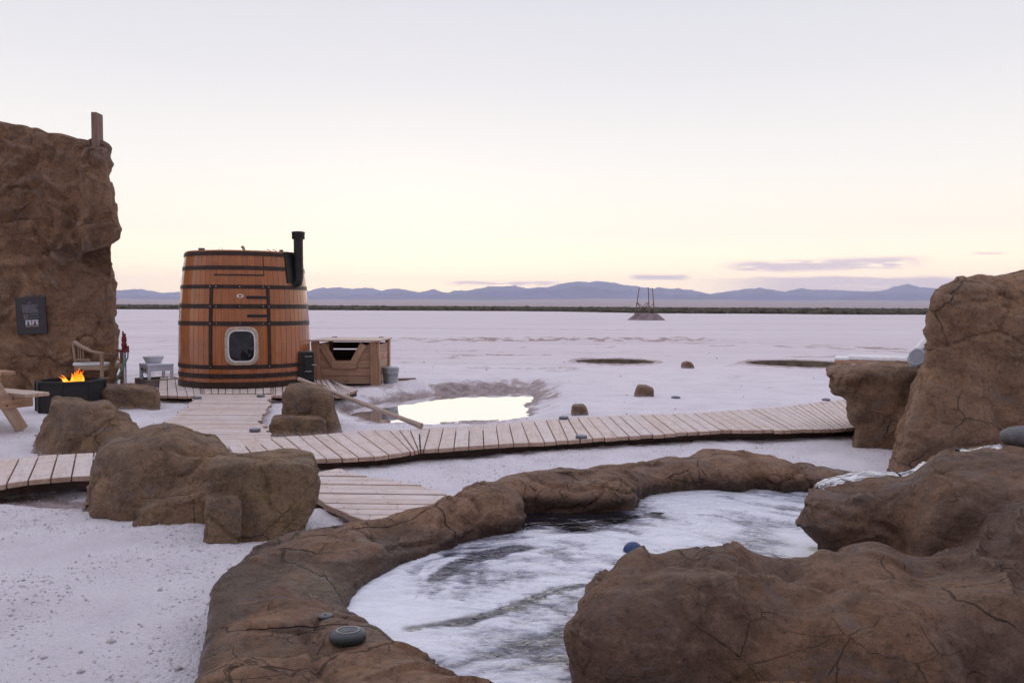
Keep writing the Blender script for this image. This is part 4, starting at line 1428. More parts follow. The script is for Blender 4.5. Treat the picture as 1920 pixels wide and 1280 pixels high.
def by_rows(Lp, Rp, w, z):
    """rows of equal depth between two edge lines given in photo points"""
    A, B = [at(x, y, z) for x, y in Lp], [at(x, y, z) for x, y in Rp]

    def xat(P, y):
        P = sorted(P, key=lambda q: q.y)
        ys_ = [q.y for q in P]
        return float(np.interp(y, ys_, [q.x for q in P]))
    y1, y0 = min(A[0].y, B[0].y), max(min(A[-1].y, B[-1].y), 0)
    rows, y = [], y1
    while y > y0:
        rows.append(y)
        y -= w
    return rows, (lambda yy: xat(A, yy)), (lambda yy: xat(B, yy))


def cross_deck(label, Lp, Rp, w=.145, z=ZD, jag=.03, skew=0.0, th=.04, name='boardwalk'):
    rows, xl, xr = by_rows(Lp, Rp, w, z)
    base = Vector(((xl(rows[len(rows) // 2]) + xr(rows[len(rows) // 2])) / 2, (rows[0] + rows[-1]) / 2, 0))
    root = thing(name, label, 'boardwalk', base)
    for i in range(len(rows) - 1):
        a, b = rows[i], rows[i + 1]
        e0, e1 = random.uniform(-jag, jag), random.uniform(-jag, jag)
        dz = random.uniform(-.003, .003)
        x0, x1 = xl((a + b) / 2) + e0, xr((a + b) / 2) + e1
        s = skew * (x1 - x0)
        plank(root, base, (Vector((xl(b) + e0, b, z + dz)), Vector((xl(a) + e0, a, z + dz)), Vector((xr(a) + e1, a + s, z + dz)), Vector((xr(b) + e1, b + s, z + dz))), th, random.uniform(.005, .009))
    nail_heads(root, base, [(Vector((xl((rows[i] + rows[i + 1]) / 2), (rows[i] + rows[i + 1]) / 2, z)), Vector((xr((rows[i] + rows[i + 1]) / 2), (rows[i] + rows[i + 1]) / 2 + skew, z)), w, w) for i in range(len(rows) - 1)])
    for t in (.12, .5, .88):
        m = MB()
        for i in range(len(rows) - 1):
            p = [Vector((xl(y) * (1 - t) + xr(y) * t, y, z - th - .045)) for y in rows[i:i + 2]]
            m.bar(p[0], p[1], .05, .085)
        m.build('joist', M['dark_wood'], root, off=base)
    return root


cross_deck('plank path widening from the barrel sauna down to the long boardwalk', LFT, RGT, .147, ZD - .006, .03)
cross_deck('low plank platform between the square block and the pool rim',
           [(628, 878), (600, 879), (596, 890), (594, 905), (591, 922), (593, 930), (607, 941), (622, 949), (646, 960.5), (667, 969), (688, 975), (720, 982)],
           [(640, 877), (645, 884), (688, 892), (734, 899), (773, 904), (801, 911), (826, 919), (850, 930), (870, 945), (880, 960), (880, 975), (880, 982)], .147, ZD, .012, -.03)
# deck under the tub, boards running front to back
walkway('boardwalk', 'plank deck that carries the barrel sauna',
        [((300, 704), (296, 741)), ((340, 704), (352, 742.5)), ((372, 704), (377, 741)), ((380, 704), (383, 737.5)), ((450, 704), (450, 737.5)), ((508, 704), (508, 737.5)), ((516, 704), (516, 741)), ((540, 703), (545, 741)), ((580, 703), (592, 741)), ((612, 706), (640, 741)), ((628, 716), (672, 730))], .15, z=ZD - .004, jag=.02)

# solar deck lights
for i, (x, y, z, lab) in enumerate(((478, 808, ZD, 'round deck light on the plank path beside the low block of rock'), (489, 743.5, ZD, 'small deck light on the plank path just below the barrel sauna'),
                                    (1090, 821, ZD, 'deck light on the front edge of the long boardwalk facing the pool'), (1057, 785, ZD, 'deck light on the back edge of the boardwalk beside the small squarish rock'),
                                    (1267, 745.5, 0.0, 'dark light puck lying on bare salt behind the boardwalk'), (1549, 751, ZD, 'deck light where the boardwalk meets the ledge rock'),
                                    (370, 747, ZD, 'deck light at the left edge of the plank path near the sauna'))):
    p = at(x, y, z)
    p.z = z + (gz(p.x, p.y) if z == 0 else .003)
    t = thing('deck_light', lab, 'deck light', p, 'round solar lights along the boardwalks')
    r_ = .060 if z else .075
    mb = MB().lathe([(0.001, 0), (r_, 0), (r_, .016), (r_ * .92, .024), (r_ * .8, .026)], (0, 0, 0), 16)
    mb.build('base', M['lamp_grey'], t, True)
    mb = MB().lathe([(r_ * .8, .024), (r_ * .5, .034), (.001, .037)], (0, 0, 0), 16)
    mb.build('lens', M['lamp_top'], t, True)

# ------------------------------------------------------------------ barrel sauna
BC = Vector((-4.715, 14.08, ZD))
tow = Vector((-BC.x, -BC.y, 0)).normalized()
rgt = Vector((-tow.y, tow.x, 0))
PROF = [(0.0, 1.095), (.25, 1.102), (.6, 1.105), (1.0, 1.094), (1.4, 1.073), (1.8, 1.038), (2.08, 1.002), (2.27, .975)]


def rz_(z):
    return float(np.interp(z, [p[0] for p in PROF], [p[1] for p in PROF]))


def surf(phi, z, off=0.0):
    return (tow * math.cos(phi) + rgt * math.sin(phi)) * (rz_(z) + off) + Vector((0, 0, z))


def phx(px_, z):
    """angle round the tub of a photo column"""
    s = (px_ - 461) / 120 * 1.105
    return math.asin(max(-1, min(1, s / rz_(z))))


def zpx(y):
    return HC - 13.0 * (y - 570.8) / FPX - ZD


tub = thing('barrel_sauna', 'big round barrel sauna of varnished orange staves with dark hoops', 'sauna', BC)
NS = 64
half = math.pi / NS
mb = MB()
zs = [p[0] for p in PROF]
rings = []
for z in zs:
    r_ = rz_(z)
    g = .0010
    a_out, a_in = half - g / r_, half - .0008
    ring = [Vector((math.cos(-a_in) * (r_ - .045), math.sin(-a_in) * (r_ - .045), z)), Vector((math.cos(-a_out) * (r_ - .003), math.sin(-a_out) * (r_ - .003), z)), Vector((math.cos(-a_out * .9) * r_, math.sin(-a_out * .9) * r_, z)),
            Vector((math.cos(a_out * .9) * r_, math.sin(a_out * .9) * r_, z)), Vector((math.cos(a_out) * (r_ - .003), math.sin(a_out) * (r_ - .003), z)), Vector((math.cos(a_in) * (r_ - .045), math.sin(a_in) * (r_ - .045), z))]
    rings.append(ring)
vs = [v for rr in rings for v in rr]
fs = [(j * 6 + k, j * 6 + (k + 1) % 6, j * 6 + 6 + (k + 1) % 6, j * 6 + 6 + k) for j in range(len(zs) - 1) for k in range(6)]
fs += [(5, 4, 3, 2, 1, 0), tuple((len(zs) - 1) * 6 + k for k in range(6))]
mb.add(vs, fs)
st0 = mb.build('stave', M['stave'], tub)
a0 = math.atan2(tow.y, tow.x)
st0.rotation_euler.z = a0
for k in range(1, NS):
    c = st0.copy()
    COL.objects.link(c)
    c.rotation_euler.z = a0 + 2 * half * k


def surf_strip(name, m, phis, z0, z1, off, th=.006, parent=None, sm=True):
    """a plate bent round the tub"""
    b = MB()
    zl = np.linspace(z0, z1, max(2, int(abs(z1 - z0) / .12) + 2))
    out = [[surf(p, z, off + th) for p in phis] for z in zl]
    inn = [[surf(p, z, off - .004) for p in phis] for z in zl]
    b.grid(out)
    b.grid(inn[::-1])
    b.grid([inn[0], out[0]])
    b.grid([out[-1], inn[-1]])
    b.grid([[i_[0] for i_ in inn], [o_[0] for o_ in out]])
    b.grid([[o_[-1] for o_ in out], [i_[-1] for i_ in inn]])
    return b.build(name, m, parent or tub, False)


full = list(np.linspace(0, 2 * math.pi, 73))
for y0, y1, th in ((470.2, 477.4, .012), (497, 504.8, .007), (533, 540.3, .008), (569.4, 577.8, .008), (602, 610.3, .008), (684, 691.8, .008), (700.4, 709.6, .008), (716.5, 731, .016)):
    surf_strip('hoop', M['hoop'], full, max(zpx(y1), 0), min(zpx(y0), 2.27), 0, th)
for cx in (402.8, 501):
    ph = [phx(cx - 2.6, 1.1), phx(cx + 2.6, 1.1)]
    surf_strip('door_bar', M['hoop'], ph, zpx(688), zpx(536), .009, .008)
for y, x0 in ((556.5, 463), (591.5, 464)):
    h_ = surf_strip('hinge', M['black'], list(np.linspace(phx(x0, 1.5), phx(499, 1.5), 6)), zpx(y + 2.6), zpx(y - 2.6), .004, .012)
surf_strip('drip_rail', M['hoop'], list(np.linspace(phx(409, 1.85), phx(494, 1.85), 10)), zpx(515.6), zpx(513.2), 0, .012)
surf_strip('seam_cover', M['hoop'], [phx(492, 2), phx(493.4, 2)], zpx(514), zpx(478), 0, .004)
for x, y in [(402.8, yy) for yy in (536.5, 573.5, 606, 687.5)] + [(501, yy) for yy in (536.5, 573.5, 606, 687.5)] + [(x_, y_) for y_ in (536.5, 573.5, 606) for x_ in (413, 452, 491)]:
    z = zpx(y)
    p, q = surf(phx(x, z), z, .014), surf(phx(x, z), z, .024)
    MB().tube([p, q], [.012, .008], 8).build('bolt', M['steel'], tub)


def squircle(w_, h_, r_, n_=40):
    out = []
    for i in range(n_):
        a = 2 * math.pi * i / n_
        c, s = math.cos(a), math.sin(a)
        e = .48
        out.append((w_ * math.copysign(abs(c) ** e, c), h_ * math.copysign(abs(s) ** e, s)))
    return out


pc_phi, pc_z = phx(454.3, .6), zpx(648)


def onsurf(u, v, off):
    z = pc_z + v
    return surf(pc_phi + u / 1.13, z, off)


PW, PH_ = .268, .315
rg = [squircle(PW, PH_, 0), squircle(PW, PH_, 0), squircle(PW * .97, PH_ * .975, 0), squircle(PW * .78, PH_ * .815, 0), squircle(PW * .76, PH_ * .80, 0)]
of = [0, .028, .036, .036, .010]
b = MB()
b.add([onsurf(u, v, o_) for g, o_ in zip(rg, of) for u, v in g], [(j * 40 + k, j * 40 + (k + 1) % 40, j * 40 + 40 + (k + 1) % 40, j * 40 + 40 + k) for j in range(4) for k in range(40)])
port = b.build('porthole', M['brass'], tub, True)
for i in range(16):
    u, v = squircle(PW * .875, PH_ * .895, 0, 16)[i]
    MB().tube([onsurf(u, v, .034), onsurf(u, v, .043)], [.011, .008], 7).build('bolt', M['steel'], port)
b = MB()
g1, g2 = squircle(PW * .79, PH_ * .825, 0), squircle(PW * .735, PH_ * .775, 0)
b.add([onsurf(u, v, o_) for g, o_ in ((g1, .012), (g1, .046), (g2, .046), (g2, .016)) for u, v in g], [(j * 40 + k, j * 40 + (k + 1) % 40, j * 40 + 40 + (k + 1) % 40, j * 40 + 40 + k) for j in range(3) for k in range(40)])
b.build('seal', M['white'], port, True)
b = MB()
g = squircle(PW * .76, PH_ * .80, 0)
b.add([onsurf(u, v, .014) for u, v in g] + [onsurf(0, 0, .018)], [(k, (k + 1) % 40, 40) for k in range(40)])
b.build('pane', M['glass'], port, True)
# badge
bz = zpx(554)
b = MB()
el = [(.056 * math.cos(a), .030 * math.sin(a)) for a in np.linspace(0, 2 * math.pi, 20, endpoint=False)]
bp = phx(452.6, bz)
b.add([surf(bp + u / 1.09, bz + v, o_) for o_ in (.002, .012) for u, v in el], [tuple(range(20, 40))] + [(k, (k + 1) % 20, 20 + (k + 1) % 20, 20 + k) for k in range(20)])
badge = b.build('badge', M['badge'], tub)
b = MB()
b.add([surf(bp + u / 1.09 * .45, bz + v * .45, .0135) for u, v in el], [tuple(range(20))])
b.build('emblem', M['hoop'], badge)
# stovepipe with its scorched shield
surf_strip('heat_shield', M['black'], list(np.linspace(phx(531, 2.1), phx(550, 2.1), 6)), zpx(528), 2.275, .0, .02)
px_s = .875
pp = rgt * px_s + tow * (.52 + .13)
pth = [rgt * .80 + tow * .55, None]
zb = zpx(517)
pts = [surf(math.asin(.82 / 1.05), zb - .10, -.05) + Vector((0, 0, -.02)), surf(math.asin(.83 / 1.05), zb - .07, .06), pp + Vector((0, 0, zb)), pp + Vector((0, 0, zb + .1))]
MB().tube(pts, [.075, .08, .083, .083], 16).build('elbow', M['black'], tub, True)
MB().tube([pp + Vector((0, 0, zb + .08)), pp + Vector((0, 0, 2.60))], .080, 18).build('stovepipe', M['black'], tub, True)
MB().lathe([(.001, 2.50), (.105, 2.50), (.108, 2.505), (.108, 2.59), (.112, 2.595), (.112, 2.625), (.06, 2.635), (.001, 2.637)], pp, 20).build('pipe_cap', M['black'], tub, True)
b = MB()
for k in (.02, .16):
    b.tube([pp + Vector((0, 0, zb + .2 + k)), pp + Vector((0, 0, zb + .215 + k))], .0845, 18)
b.build('pipe_collar', M['black'], tub, True)
# lid and the bits on it
MB().lathe([(.001, 2.245), (.925, 2.235), (.925, 2.225), (.001, 2.225)], (0, 0, 0), 48).build('lid', M['hoop'], tub, True)


def on_top(px_, fwd):
    s = (px_ - 461) / 120 * 1.105
    return rgt * s + tow * fwd


zt = 2.27
rotm = Matrix((rgt, -tow, Vector((0, 0, 1)))).transposed()
MB().box(on_top(387, .55) + Vector((0, 0, zt + .0)), (.10, .06, .09), rotm, .008).build('lid_block', M['frame_wood'], tub)
MB().box(on_top(525.5, .62) + Vector((0, 0, zt + .0)), (.065, .06, .09), rotm, .008).build('lid_block', M['frame_wood'], tub)
c_ = on_top(420, .72)
MB().tube([c_ + rgt * -.024 + Vector((0, 0, zt - .05)), c_ + rgt * -.024 + Vector((0, 0, zt + .04)), c_ + rgt * .024 + Vector((0, 0, zt + .04)), c_ + rgt * .024 + Vector((0, 0, zt - .05))], .005, 6).build('lid_ring', M['zinc'], tub)
c_ = on_top(459.5, .3)
MB().tube([c_ + Vector((0, 0, zt - .03)), c_ + Vector((0, 0, zt + .07)), c_ + rgt * -.03 + Vector((0, 0, zt + .11))], [.022, .026, .03], 10).build('lid_knob', M['brass'], tub, True)
for x in (503, 512.5):
    c_ = on_top(x, .75)
    MB().tube([c_ + Vector((0, 0, zt - .03)) + rgt * .03, c_ + rgt * .03 + Vector((0, 0, zt + .015)), c_ + rgt * -.035 + Vector((0, 0, zt + .04))], .006, 6).build('lid_cleat', M['black'], tub)
# feed stove low on the right
sc_ = rgt * .955 + tow * .50
MB().box(sc_ + Vector((0, 0, .31)), (.34, .40, .52), rotm, .015).build('stove', M['black'], tub)
stv = MB().box(sc_ + rgt * .075 + tow * .215 + Vector((0, 0, .36)), (.15, .03, .27), rotm, .008).build('stove_door', M['black_matte'], tub)
for dz_ in (-.13, .13):
    MB().bar(sc_ + rgt * .01 + tow * .236 + Vector((0, 0, .36 + dz_)), sc_ + rgt * .125 + tow * .236 + Vector((0, 0, .36 + dz_)), .012, .012).build('door_hinge', M['steel'], stv)
MB().tube([sc_ + rgt * .13 + tow * .235 + Vector((0, 0, .34)), sc_ + rgt * .20 + tow * .26 + Vector((0, 0, .345))], .010, 8).build('door_handle', M['steel'], stv)
MB().box(sc_ + rgt * .075 + tow * .215 + Vector((0, 0, .13)), (.13, .02, .10), rotm, .006).build('ash_drawer', M['black_matte'], tub)
MB().box(sc_ + tow * .05 + Vector((0, 0, .022)), (.36, .44, .045), rotm, .004).build('hearth_plate', M['black_matte'], tub)


# ------------------------------------------------------------------ log crate, bucket and pole beside the tub
cx0, cx1, cy0, cy1 = -3.70, -2.47, 14.72, 16.05
cr = Vector(((cx0 + cx1) / 2, (cy0 + cy1) / 2, 0))
crate = thing('wooden_crate', 'board-sided wooden crate with a V-shaped opening beside the barrel sauna', 'crate', cr)


def wbar(name, p, q, wd, ht, m, par, base, bev=.004, up=(0, 0, 1)):
    """a board with its own frame, so that its grain runs along it"""
    p, q = Vector(p), Vector(q)
    x = (q - p)
    L = x.length
    x.normalize()
    y = Vector(up).cross(x)
    if y.length < 1e-4:
        y = Vector((1, 0, 0)).cross(x)
    y.normalize()
    z = x.cross(y)
    b_ = MB().box((0, 0, 0), (L, wd, ht), None, bev)
    o = b_.build(name, m, par)
    Mx = Matrix((x, y, z)).transposed().to_4x4()
    Mx.translation = (p + q) / 2 - Vector(base)
    o.matrix_local = Mx
    return o


zt_, zb_ = .83, .04
for (x, y, sx_, nm) in ((cx0 + .085, cy0 - .0, .15, 'post'), (cx1 - .075, cy0 - .0, .13, 'post'), (cx1 - .03, cy1 - .04, .10, 'post'), (cx0 + .05, cy1 - .04, .10, 'post')):
    dxl = .03 if y < 15 else 0.0
    wbar(nm, (x, y, 0), (x - dxl, y + .02, zt_), sx_, .045, M['pine'], crate, cr, up=(0, 1, 0))
wbar('post', (cx1 + .012, cy0 + .07, 0.0), (cx1 - .016, cy0 + .07, zt_), .10, .04, M['pine'], crate, cr, up=(1, 0, 0))
wbar('post', (cx1 + .012, cy1 - .14, 0.1), (cx1 - .0, cy1 - .14, zt_), .13, .04, M['pine'], crate, cr, up=(1, 0, 0))
for i in range(5):           # front boards; the upper ones stop at the opening
    z0 = .115 + i * .147
    if i < 3:
        wbar('board', (cx0 + .1, cy0 + .055, z0), (cx1 - .1, cy0 + .055, z0), .026, .141, M['pine'], crate, cr)
    else:
        wbar('board', (cx0 + .1, cy0 + .055, z0), (cx0 + (.36 if i == 3 else .30), cy0 + .055, z0), .026, .141, M['pine'], crate, cr)
        wbar('board', (cx1 - (.36 if i == 3 else .30), cy0 + .055, z0), (cx1 - .1, cy0 + .055, z0), .026, .141, M['pine'], crate, cr)
for i in range(5):           # side and back boards
    z0 = .115 + i * .147
    wbar('board', (cx1 - .025, cy0 + .05, z0), (cx1 - .025, cy1, z0), .026, .141, M['pine'], crate, cr)
    wbar('board', (cx0 + .025, cy0 + .05, z0), (cx0 + .025, cy1, z0), .026, .141, M['pine'], crate, cr)
    if i != 4:
        wbar('board', (cx0 + .05, cy1 - .02, z0 - (.012 if i == 3 else 0)), (cx1 - .05, cy1 - .02, z0 - (.012 if i == 3 else 0)), .026, .138, M['dark_wood'], crate, cr)
wbar('board', (cx0 + .05, cy1 - .02, .70), (cx1 - .05, cy1 - .02, .70), .026, .13, M['dark_wood'], crate, cr)
MB().box((cr.x, cr.y, .06), (1.1, 1.2, .03)).build('crate_floor', M['dark_wood'], crate, off=cr)
# V trim round the opening
fy = cy0 + .024


def fx(px_):
    return ad(px_, 660, cy0).x


def fz(py_):
    return ad(640, py_, cy0).z


wbar('trim', (fx(603), fy, fz(645)), (fx(626), fy, fz(684)), .03, .13, M['pine'], crate, cr)
wbar('trim', (fx(681), fy, fz(645)), (fx(660), fy, fz(684)), .03, .13, M['pine'], crate, cr)
wbar('trim', (fx(622), fy - .004, fz(684.5)), (fx(667), fy - .004, fz(684.5)), .034, .135, M['pine'], crate, cr)
for i in range(6):
    y0 = cy0 - .05 + i * .235
    wbar('lid_board', (cx0 - .04, y0 + .11, zt_ + .018), (cx1 + .05, y0 + .11, zt_ + .018), .228, .024, M['pale_pine'], crate, cr, .003)
for x in (628, 715):
    p = ad(x, 635, cy1 - .05)
    MB().box((p.x, cy1 - .06, zt_ + .036), (.10, .05, .014)).build('lid_hinge', M['black'], crate, off=cr)
p = at(651, 719, .02)
tag(link('split_log', MB().tube([(-.16, 0, .05), (.16, .03, .05)], [.05, .045], 7).build('split_log', M['pale_pine']).data, None, None, (p.x, p.y + .1, .0)), 'pale split log lying under the front of the crate', 'log')
bpy.data.objects.remove([o for o in bpy.data.objects if o.name.startswith('split_log') and not o.get('label')][0])

p = at(730, 722.5, 0)
bk = thing('bucket', 'grey galvanised bucket with a domed lid at the corner of the crate', 'bucket', (p.x, p.y + .15, gz(p.x, p.y)))
MB().lathe([(.001, .0), (.128, .0), (.132, .012), (.130, .03), (.150, .20), (.153, .205), (.150, .212), (.158, .28), (.160, .285), (.001, .285)], (0, 0, 0), 28).build('body', M['zinc'], bk, True)
MB().lathe([(.163, .262), (.166, .268), (.164, .30), (.13, .318), (.06, .326), (.001, .328)], (0, 0, 0), 28).build('lid', M['zinc'], bk, True)
MB().tube([(.162 * math.cos(a), -.162 * math.sin(a) * .95, .235 - .10 * math.sin(a)) for a in np.linspace(0, math.pi, 16)], .005, 6).build('handle', M['steel'], bk, True)
p, q = at(747, 712, .02), at(778, 712, .02)
pk = thing('loose_plank', 'single loose plank lying on the salt right of the bucket', 'plank', ((p + q) / 2).to_3d() + Vector((0, 0, -.02)))
wbar('board', p + Vector((0, 0, .01)), q + Vector((0, .1, .01)), .09, .04, M['frame_wood'], pk, pk.location)

a_, b_ = at(790, 800.5, ZD + .02), None
zr = None
hp = hit(PAIRTOP, 607, 727)
b_ = ad(560, 710.5, 10.05)
tpt = thing('wooden_pole', 'long pale round pole propped from the boardwalk onto the taller rock', 'pole', a_)
MB().tube([a_ - a_ + Vector((0, 0, .012)), (b_ - a_) * .12 + Vector((0, 0, .012)), b_ - a_], [.036, .027, .026], 12).build('shaft', M['pole_wood'], tpt, True)

# ------------------------------------------------------------------ picnic table at the left edge
ang = R(62)
E, Lg = Vector((math.cos(ang), math.sin(ang), 0)), Vector((-math.sin(ang), math.cos(ang), 0))
corner = at(93, 735, .455)
corner.z = 0
near = corner - E * .76
pt = thing('picnic_table', 'new pine picnic table with an attached bench cut off by the left edge', 'picnic table', (near + Lg * .9))
B0 = pt.location


def tp(u, v, z):
    return near + E * u + Lg * v + Vector((0, 0, z))


for k in range(5):
    u = -.30 + k * .15
    wbar('tabletop_board', tp(u, 0, .715), tp(u, 1.8, .715), .142, .04, M['pine'], pt, B0)
for s in (-1, 1):
    for k in range(2):
        u = s * (.545 + k * .145)
        wbar('seat_board', tp(u, 0, .435), tp(u, 1.8, .435), .14, .042, M['pale_pine'], pt, B0)
for v in (.28, 1.5):
    wbar('seat_beam', tp(-.72, v, .345), tp(.72, v, .345), .04, .135, M['pine'], pt, B0)
    wbar('table_beam', tp(-.36, v, .65), tp(.36, v, .65), .04, .09, M['pine'], pt, B0)
    for s in (-1, 1):
        wbar('leg', tp(s * .24, v + .045, .69), tp(s * .62, v + .045, .0), .042, .14, M['pale_pine'], pt, B0, up=tuple(E))
    for s in (-1, 1):
        for du in (-.03, .04):
            q = tp(s * .44 + du, v - .024, .345 + du)
            MB().tube([q, q - Lg * .008], .010, 8).build('bolt', M['black'], pt, off=B0)

# ------------------------------------------------------------------ fire pit
fp = at(132, 757, 0)
fp = Vector((fp.x, 11.25, 0))
fpx = ad(133, 740, 11.25).x
fp.x = fpx
pit = thing('fire_pit', 'black eight-sided steel fire pit burning in front of the rock wall', 'fire pit', fp)
RO = .445
MB().lathe([(RO - .02, .0), (RO, .0), (RO, .40), (RO + .012, .405), (RO + .012, .43), (RO - .05, .434), (RO - .05, .12), (.001, .10)], (0, 0, 0), 8, R(22.5 - 8)).build('shell', M['black_matte'], pit)
b = MB()
for k in range(8):
    a = R(22.5 - 8 + 45 * k)
    q = Vector((math.cos(a) * (RO + .006), math.sin(a) * (RO + .006), 0))
    b.tube([q, q + Vector((0, 0, .40))], .010, 6)
b.build('corner_seam', M['black'], pit)
MB().lathe([(.001, .30), (.15, .32), (.28, .29), (RO - .055, .25)], (0, 0, 0), 16).build('ember_bed', M['charcoal'], pit, True)
for i, (dx_, dy_, a, tl) in enumerate(((-.02, -.03, .3, .2), (.06, .05, 1.6, .5), (-.08, .06, 2.5, .35))):
    d = Vector((math.cos(a), math.sin(a), tl * .3))
    c_ = fp + Vector((dx_, dy_, .36))
    lg = thing('firewood', ('charred log lying low across the fire pit', 'charred log standing steeply in the fire', 'charred log at the back of the fire')[i], 'log', c_)
    MB().tube([-d * .17, d * .17], [.042, .036], 8).build('billet', M['charcoal'], lg, True)
fl = thing('fire', 'orange flames leaping from the fire pit', 'fire', fp + Vector((.04, 0, .36)))
rf = random.Random(5)
for i, (x, y, h_, w_, ln) in enumerate(((.03, 0, .23, .045, .02), (.06, .02, .29, .035, .045), (.085, -.03, .21, .028, .0), (.0, .03, .20, .038, -.07), (-.03, -.02, .15, .028, -.20), (.04, -.04, .16, .045, -.03), (.07, .05, .24, .024, .03), (-.01, -.05, .12, .038, -.12), (.09, .02, .26, .018, .05), (.02, .05, .25, .020, -.03), (-.06, .02, .19, .018, -.17), (.05, -.06, .10, .05, .04))):
    pts, rr = [], []
    for k in range(9):
        t = k / 8
        pts.append((x + ln * .85 * t ** 1.5 + .022 * math.sin(5 * t + i), y + .02 * math.sin(4 * t + 2 * i), -.02 + h_ * .9 * t))
        rr.append(w_ * (math.sin(math.pi * min(1, .28 + .72 * t)) ** .9 + .02) * (1 - .45 * t))
    MB().tube(pts, rr, 10).build('tongue', M['flame'], fl, True)

# ------------------------------------------------------------------ curved teak chair
ch = thing('armchair', 'round-backed wooden armchair with a white seat cushion beside the rock wall', 'chair', (-7.32, 13.95, 0))
C0 = ch.location


def cp(x, y, z):
    return C0 + Vector((x, y, z))


def crail(t):
    """t 0..1 from the near arm round the back to the far arm"""
    a = math.pi / 2 + math.pi * t
    if t < .12:
        return cp(.34 - (t / .12) * .22, -.36, .66 + t * .3)
    if t > .88:
        return cp(.34 - ((1 - t) / .12) * .22, .36, .66 + (1 - t) * .3)
    u = (t - .12) / .76
    a = -math.pi / 2 - math.pi * u
    k = math.sin(math.pi * u)
    return cp(.12 + math.cos(a) * .42, math.sin(a) * .36, .696 + .165 * k ** .8)


def arc_bar(name, f, n_, w_, h_, m, par, base):
    b = MB()
    pts = [f(i / n_) for i in range(n_ + 1)]
    rows = []
    for i, p in enumerate(pts):
        t = (pts[min(i + 1, n_)] - pts[max(i - 1, 0)]).normalized()
        s = Vector((0, 0, 1)).cross(t).normalized()
        u = t.cross(s)
        rows.append([p + s * w_ / 2 + u * h_ / 2, p - s * w_ / 2 + u * h_ / 2, p - s * w_ / 2 - u * h_ / 2, p + s * w_ / 2 - u * h_ / 2, p + s * w_ / 2 + u * h_ / 2])
    b.grid(rows)
    b.add([v for v in rows[0][:4]], [(3, 2, 1, 0)])
    b.add([v for v in rows[-1][:4]], [(0, 1, 2, 3)])
    return b.build(name, m, par, off=base)


arc_bar('arm_rail', crail, 36, .065, .035, M['teak'], ch, C0)
for sx_, sy_ in ((.30, -.35), (.30, .35)):
    wbar('leg', cp(sx_, sy_, 0), cp(sx_, sy_, .65), .05, .05, M['teak'], ch, C0, up=(1, 0, 0))
for sx_, sy_ in ((-.24, -.20), (-.24, .20)):
    wbar('leg', cp(sx_ + .05, sy_, 0), cp(sx_ - .02, sy_, .84), .045, .045, M['teak'], ch, C0, up=(0, 1, 0))
wbar('seat_rail', cp(.31, -.33, .405), cp(.31, .33, .405), .03, .075, M['teak'], ch, C0)
for s in (-.34, .34):
    wbar('seat_rail', cp(-.2, s * .8, .405), cp(.30, s, .405), .03, .07, M['teak'], ch, C0)
    wbar('stretcher', cp(-.2, s * .7, .18), cp(.30, s, .18), .026, .032, M['teak'], ch, C0)
wbar('seat_rail', cp(-.22, -.22, .405), cp(-.22, .22, .405), .03, .07, M['teak'], ch, C0)
wbar('stretcher', cp(.31, -.33, .225), cp(.31, .33, .225), .026, .035, M['teak'], ch, C0)
MB().box(cp(.03, 0, .465), (.54, .60, .065), None, .022).build('cushion', M['cloth'], ch, True, off=C0)
arc_bar('lower_rail', lambda t: cp(.10 + math.cos(-math.pi / 2 - math.pi * t) * .38, math.sin(-math.pi / 2 - math.pi * t) * .34, .545), 24, .026, .035, M['teak'], ch, C0)
for k, t in enumerate((.20, .235, .27, .73, .765, .80)):
    p = crail(t)
    q = Vector((p.x, p.y * .995 + C0.y * .005, C0.z + .545))
    wbar('spindle', q, p - Vector((0, 0, .015)), .018, .018, M['teak'], ch, C0, .002, up=(0, 1, 0))
for t0, t1 in ((.33, .64), (.36, .67)):
    pass
for (ta, za), (tb, zb2) in ((((.36), .56), ((.62), .80)), (((.62), .56), ((.36), .80))):
    p, q = crail(ta), crail(tb)
    p, q = Vector((p.x, p.y, C0.z + za)), Vector((q.x, q.y, C0.z + zb2))
    wbar('cross_brace', p, q, .022, .04, M['teak'], ch, C0, .003)
for sy_ in (-.33, .33):
    wbar('corner_brace', cp(.29, sy_, .2), cp(.10, sy_ * .9, .02), .02, .032, M['teak'], ch, C0, .002)

# ------------------------------------------------------------------ water tap, basin on a white stool, planter box
fc = at(275, 727, 0)
tr = thing('planter_box', 'low grey timber box on the ground under the white stool', 'planter box', (fc.x - .1, fc.y + .55, 0))
rzq = R(42)
ex, ey = Vector((math.cos(rzq), math.sin(rzq), 0)), Vector((-math.sin(rzq), math.cos(rzq), 0))
f0 = Vector((fc.x, fc.y, 0))
TX, TY = .62, .62
for (p, q) in ((f0, f0 + ex * TX), (f0, f0 + ey * TY), (f0 + ey * TY, f0 + ex * TX + ey * TY), (f0 + ex * TX, f0 + ex * TX + ey * TY)):
    wbar('board', p + Vector((0, 0, .07)), q + Vector((0, 0, .07)), .035, .14, M['grey_wood'], tr, tr.location)
MB().prism([((f0 + ex * a + ey * c_).x, (f0 + ex * a + ey * c_).y) for a, c_ in ((.02, .02), (TX - .02, .02), (TX - .02, TY - .02), (.02, TY - .02))], .08, Matrix.Translation((0, 0, .02))).build('soil', M['charcoal'], tr, off=tr.location)
sp = f0 + ex * .05 + ey * .06
stl = thing('stool', 'square white stool standing in the timber box with sockets on its apron', 'stool', (sp + ex * .26 + ey * .24 + Vector((0, 0, .10))))
S0 = stl.location
SX, SY, ST = .44, .48, .415
rs = Matrix((ex, ey, Vector((0, 0, 1)))).transposed()


def sq(a, c_, z):
    return sp + ex * a + ey * c_ + Vector((0, 0, z))


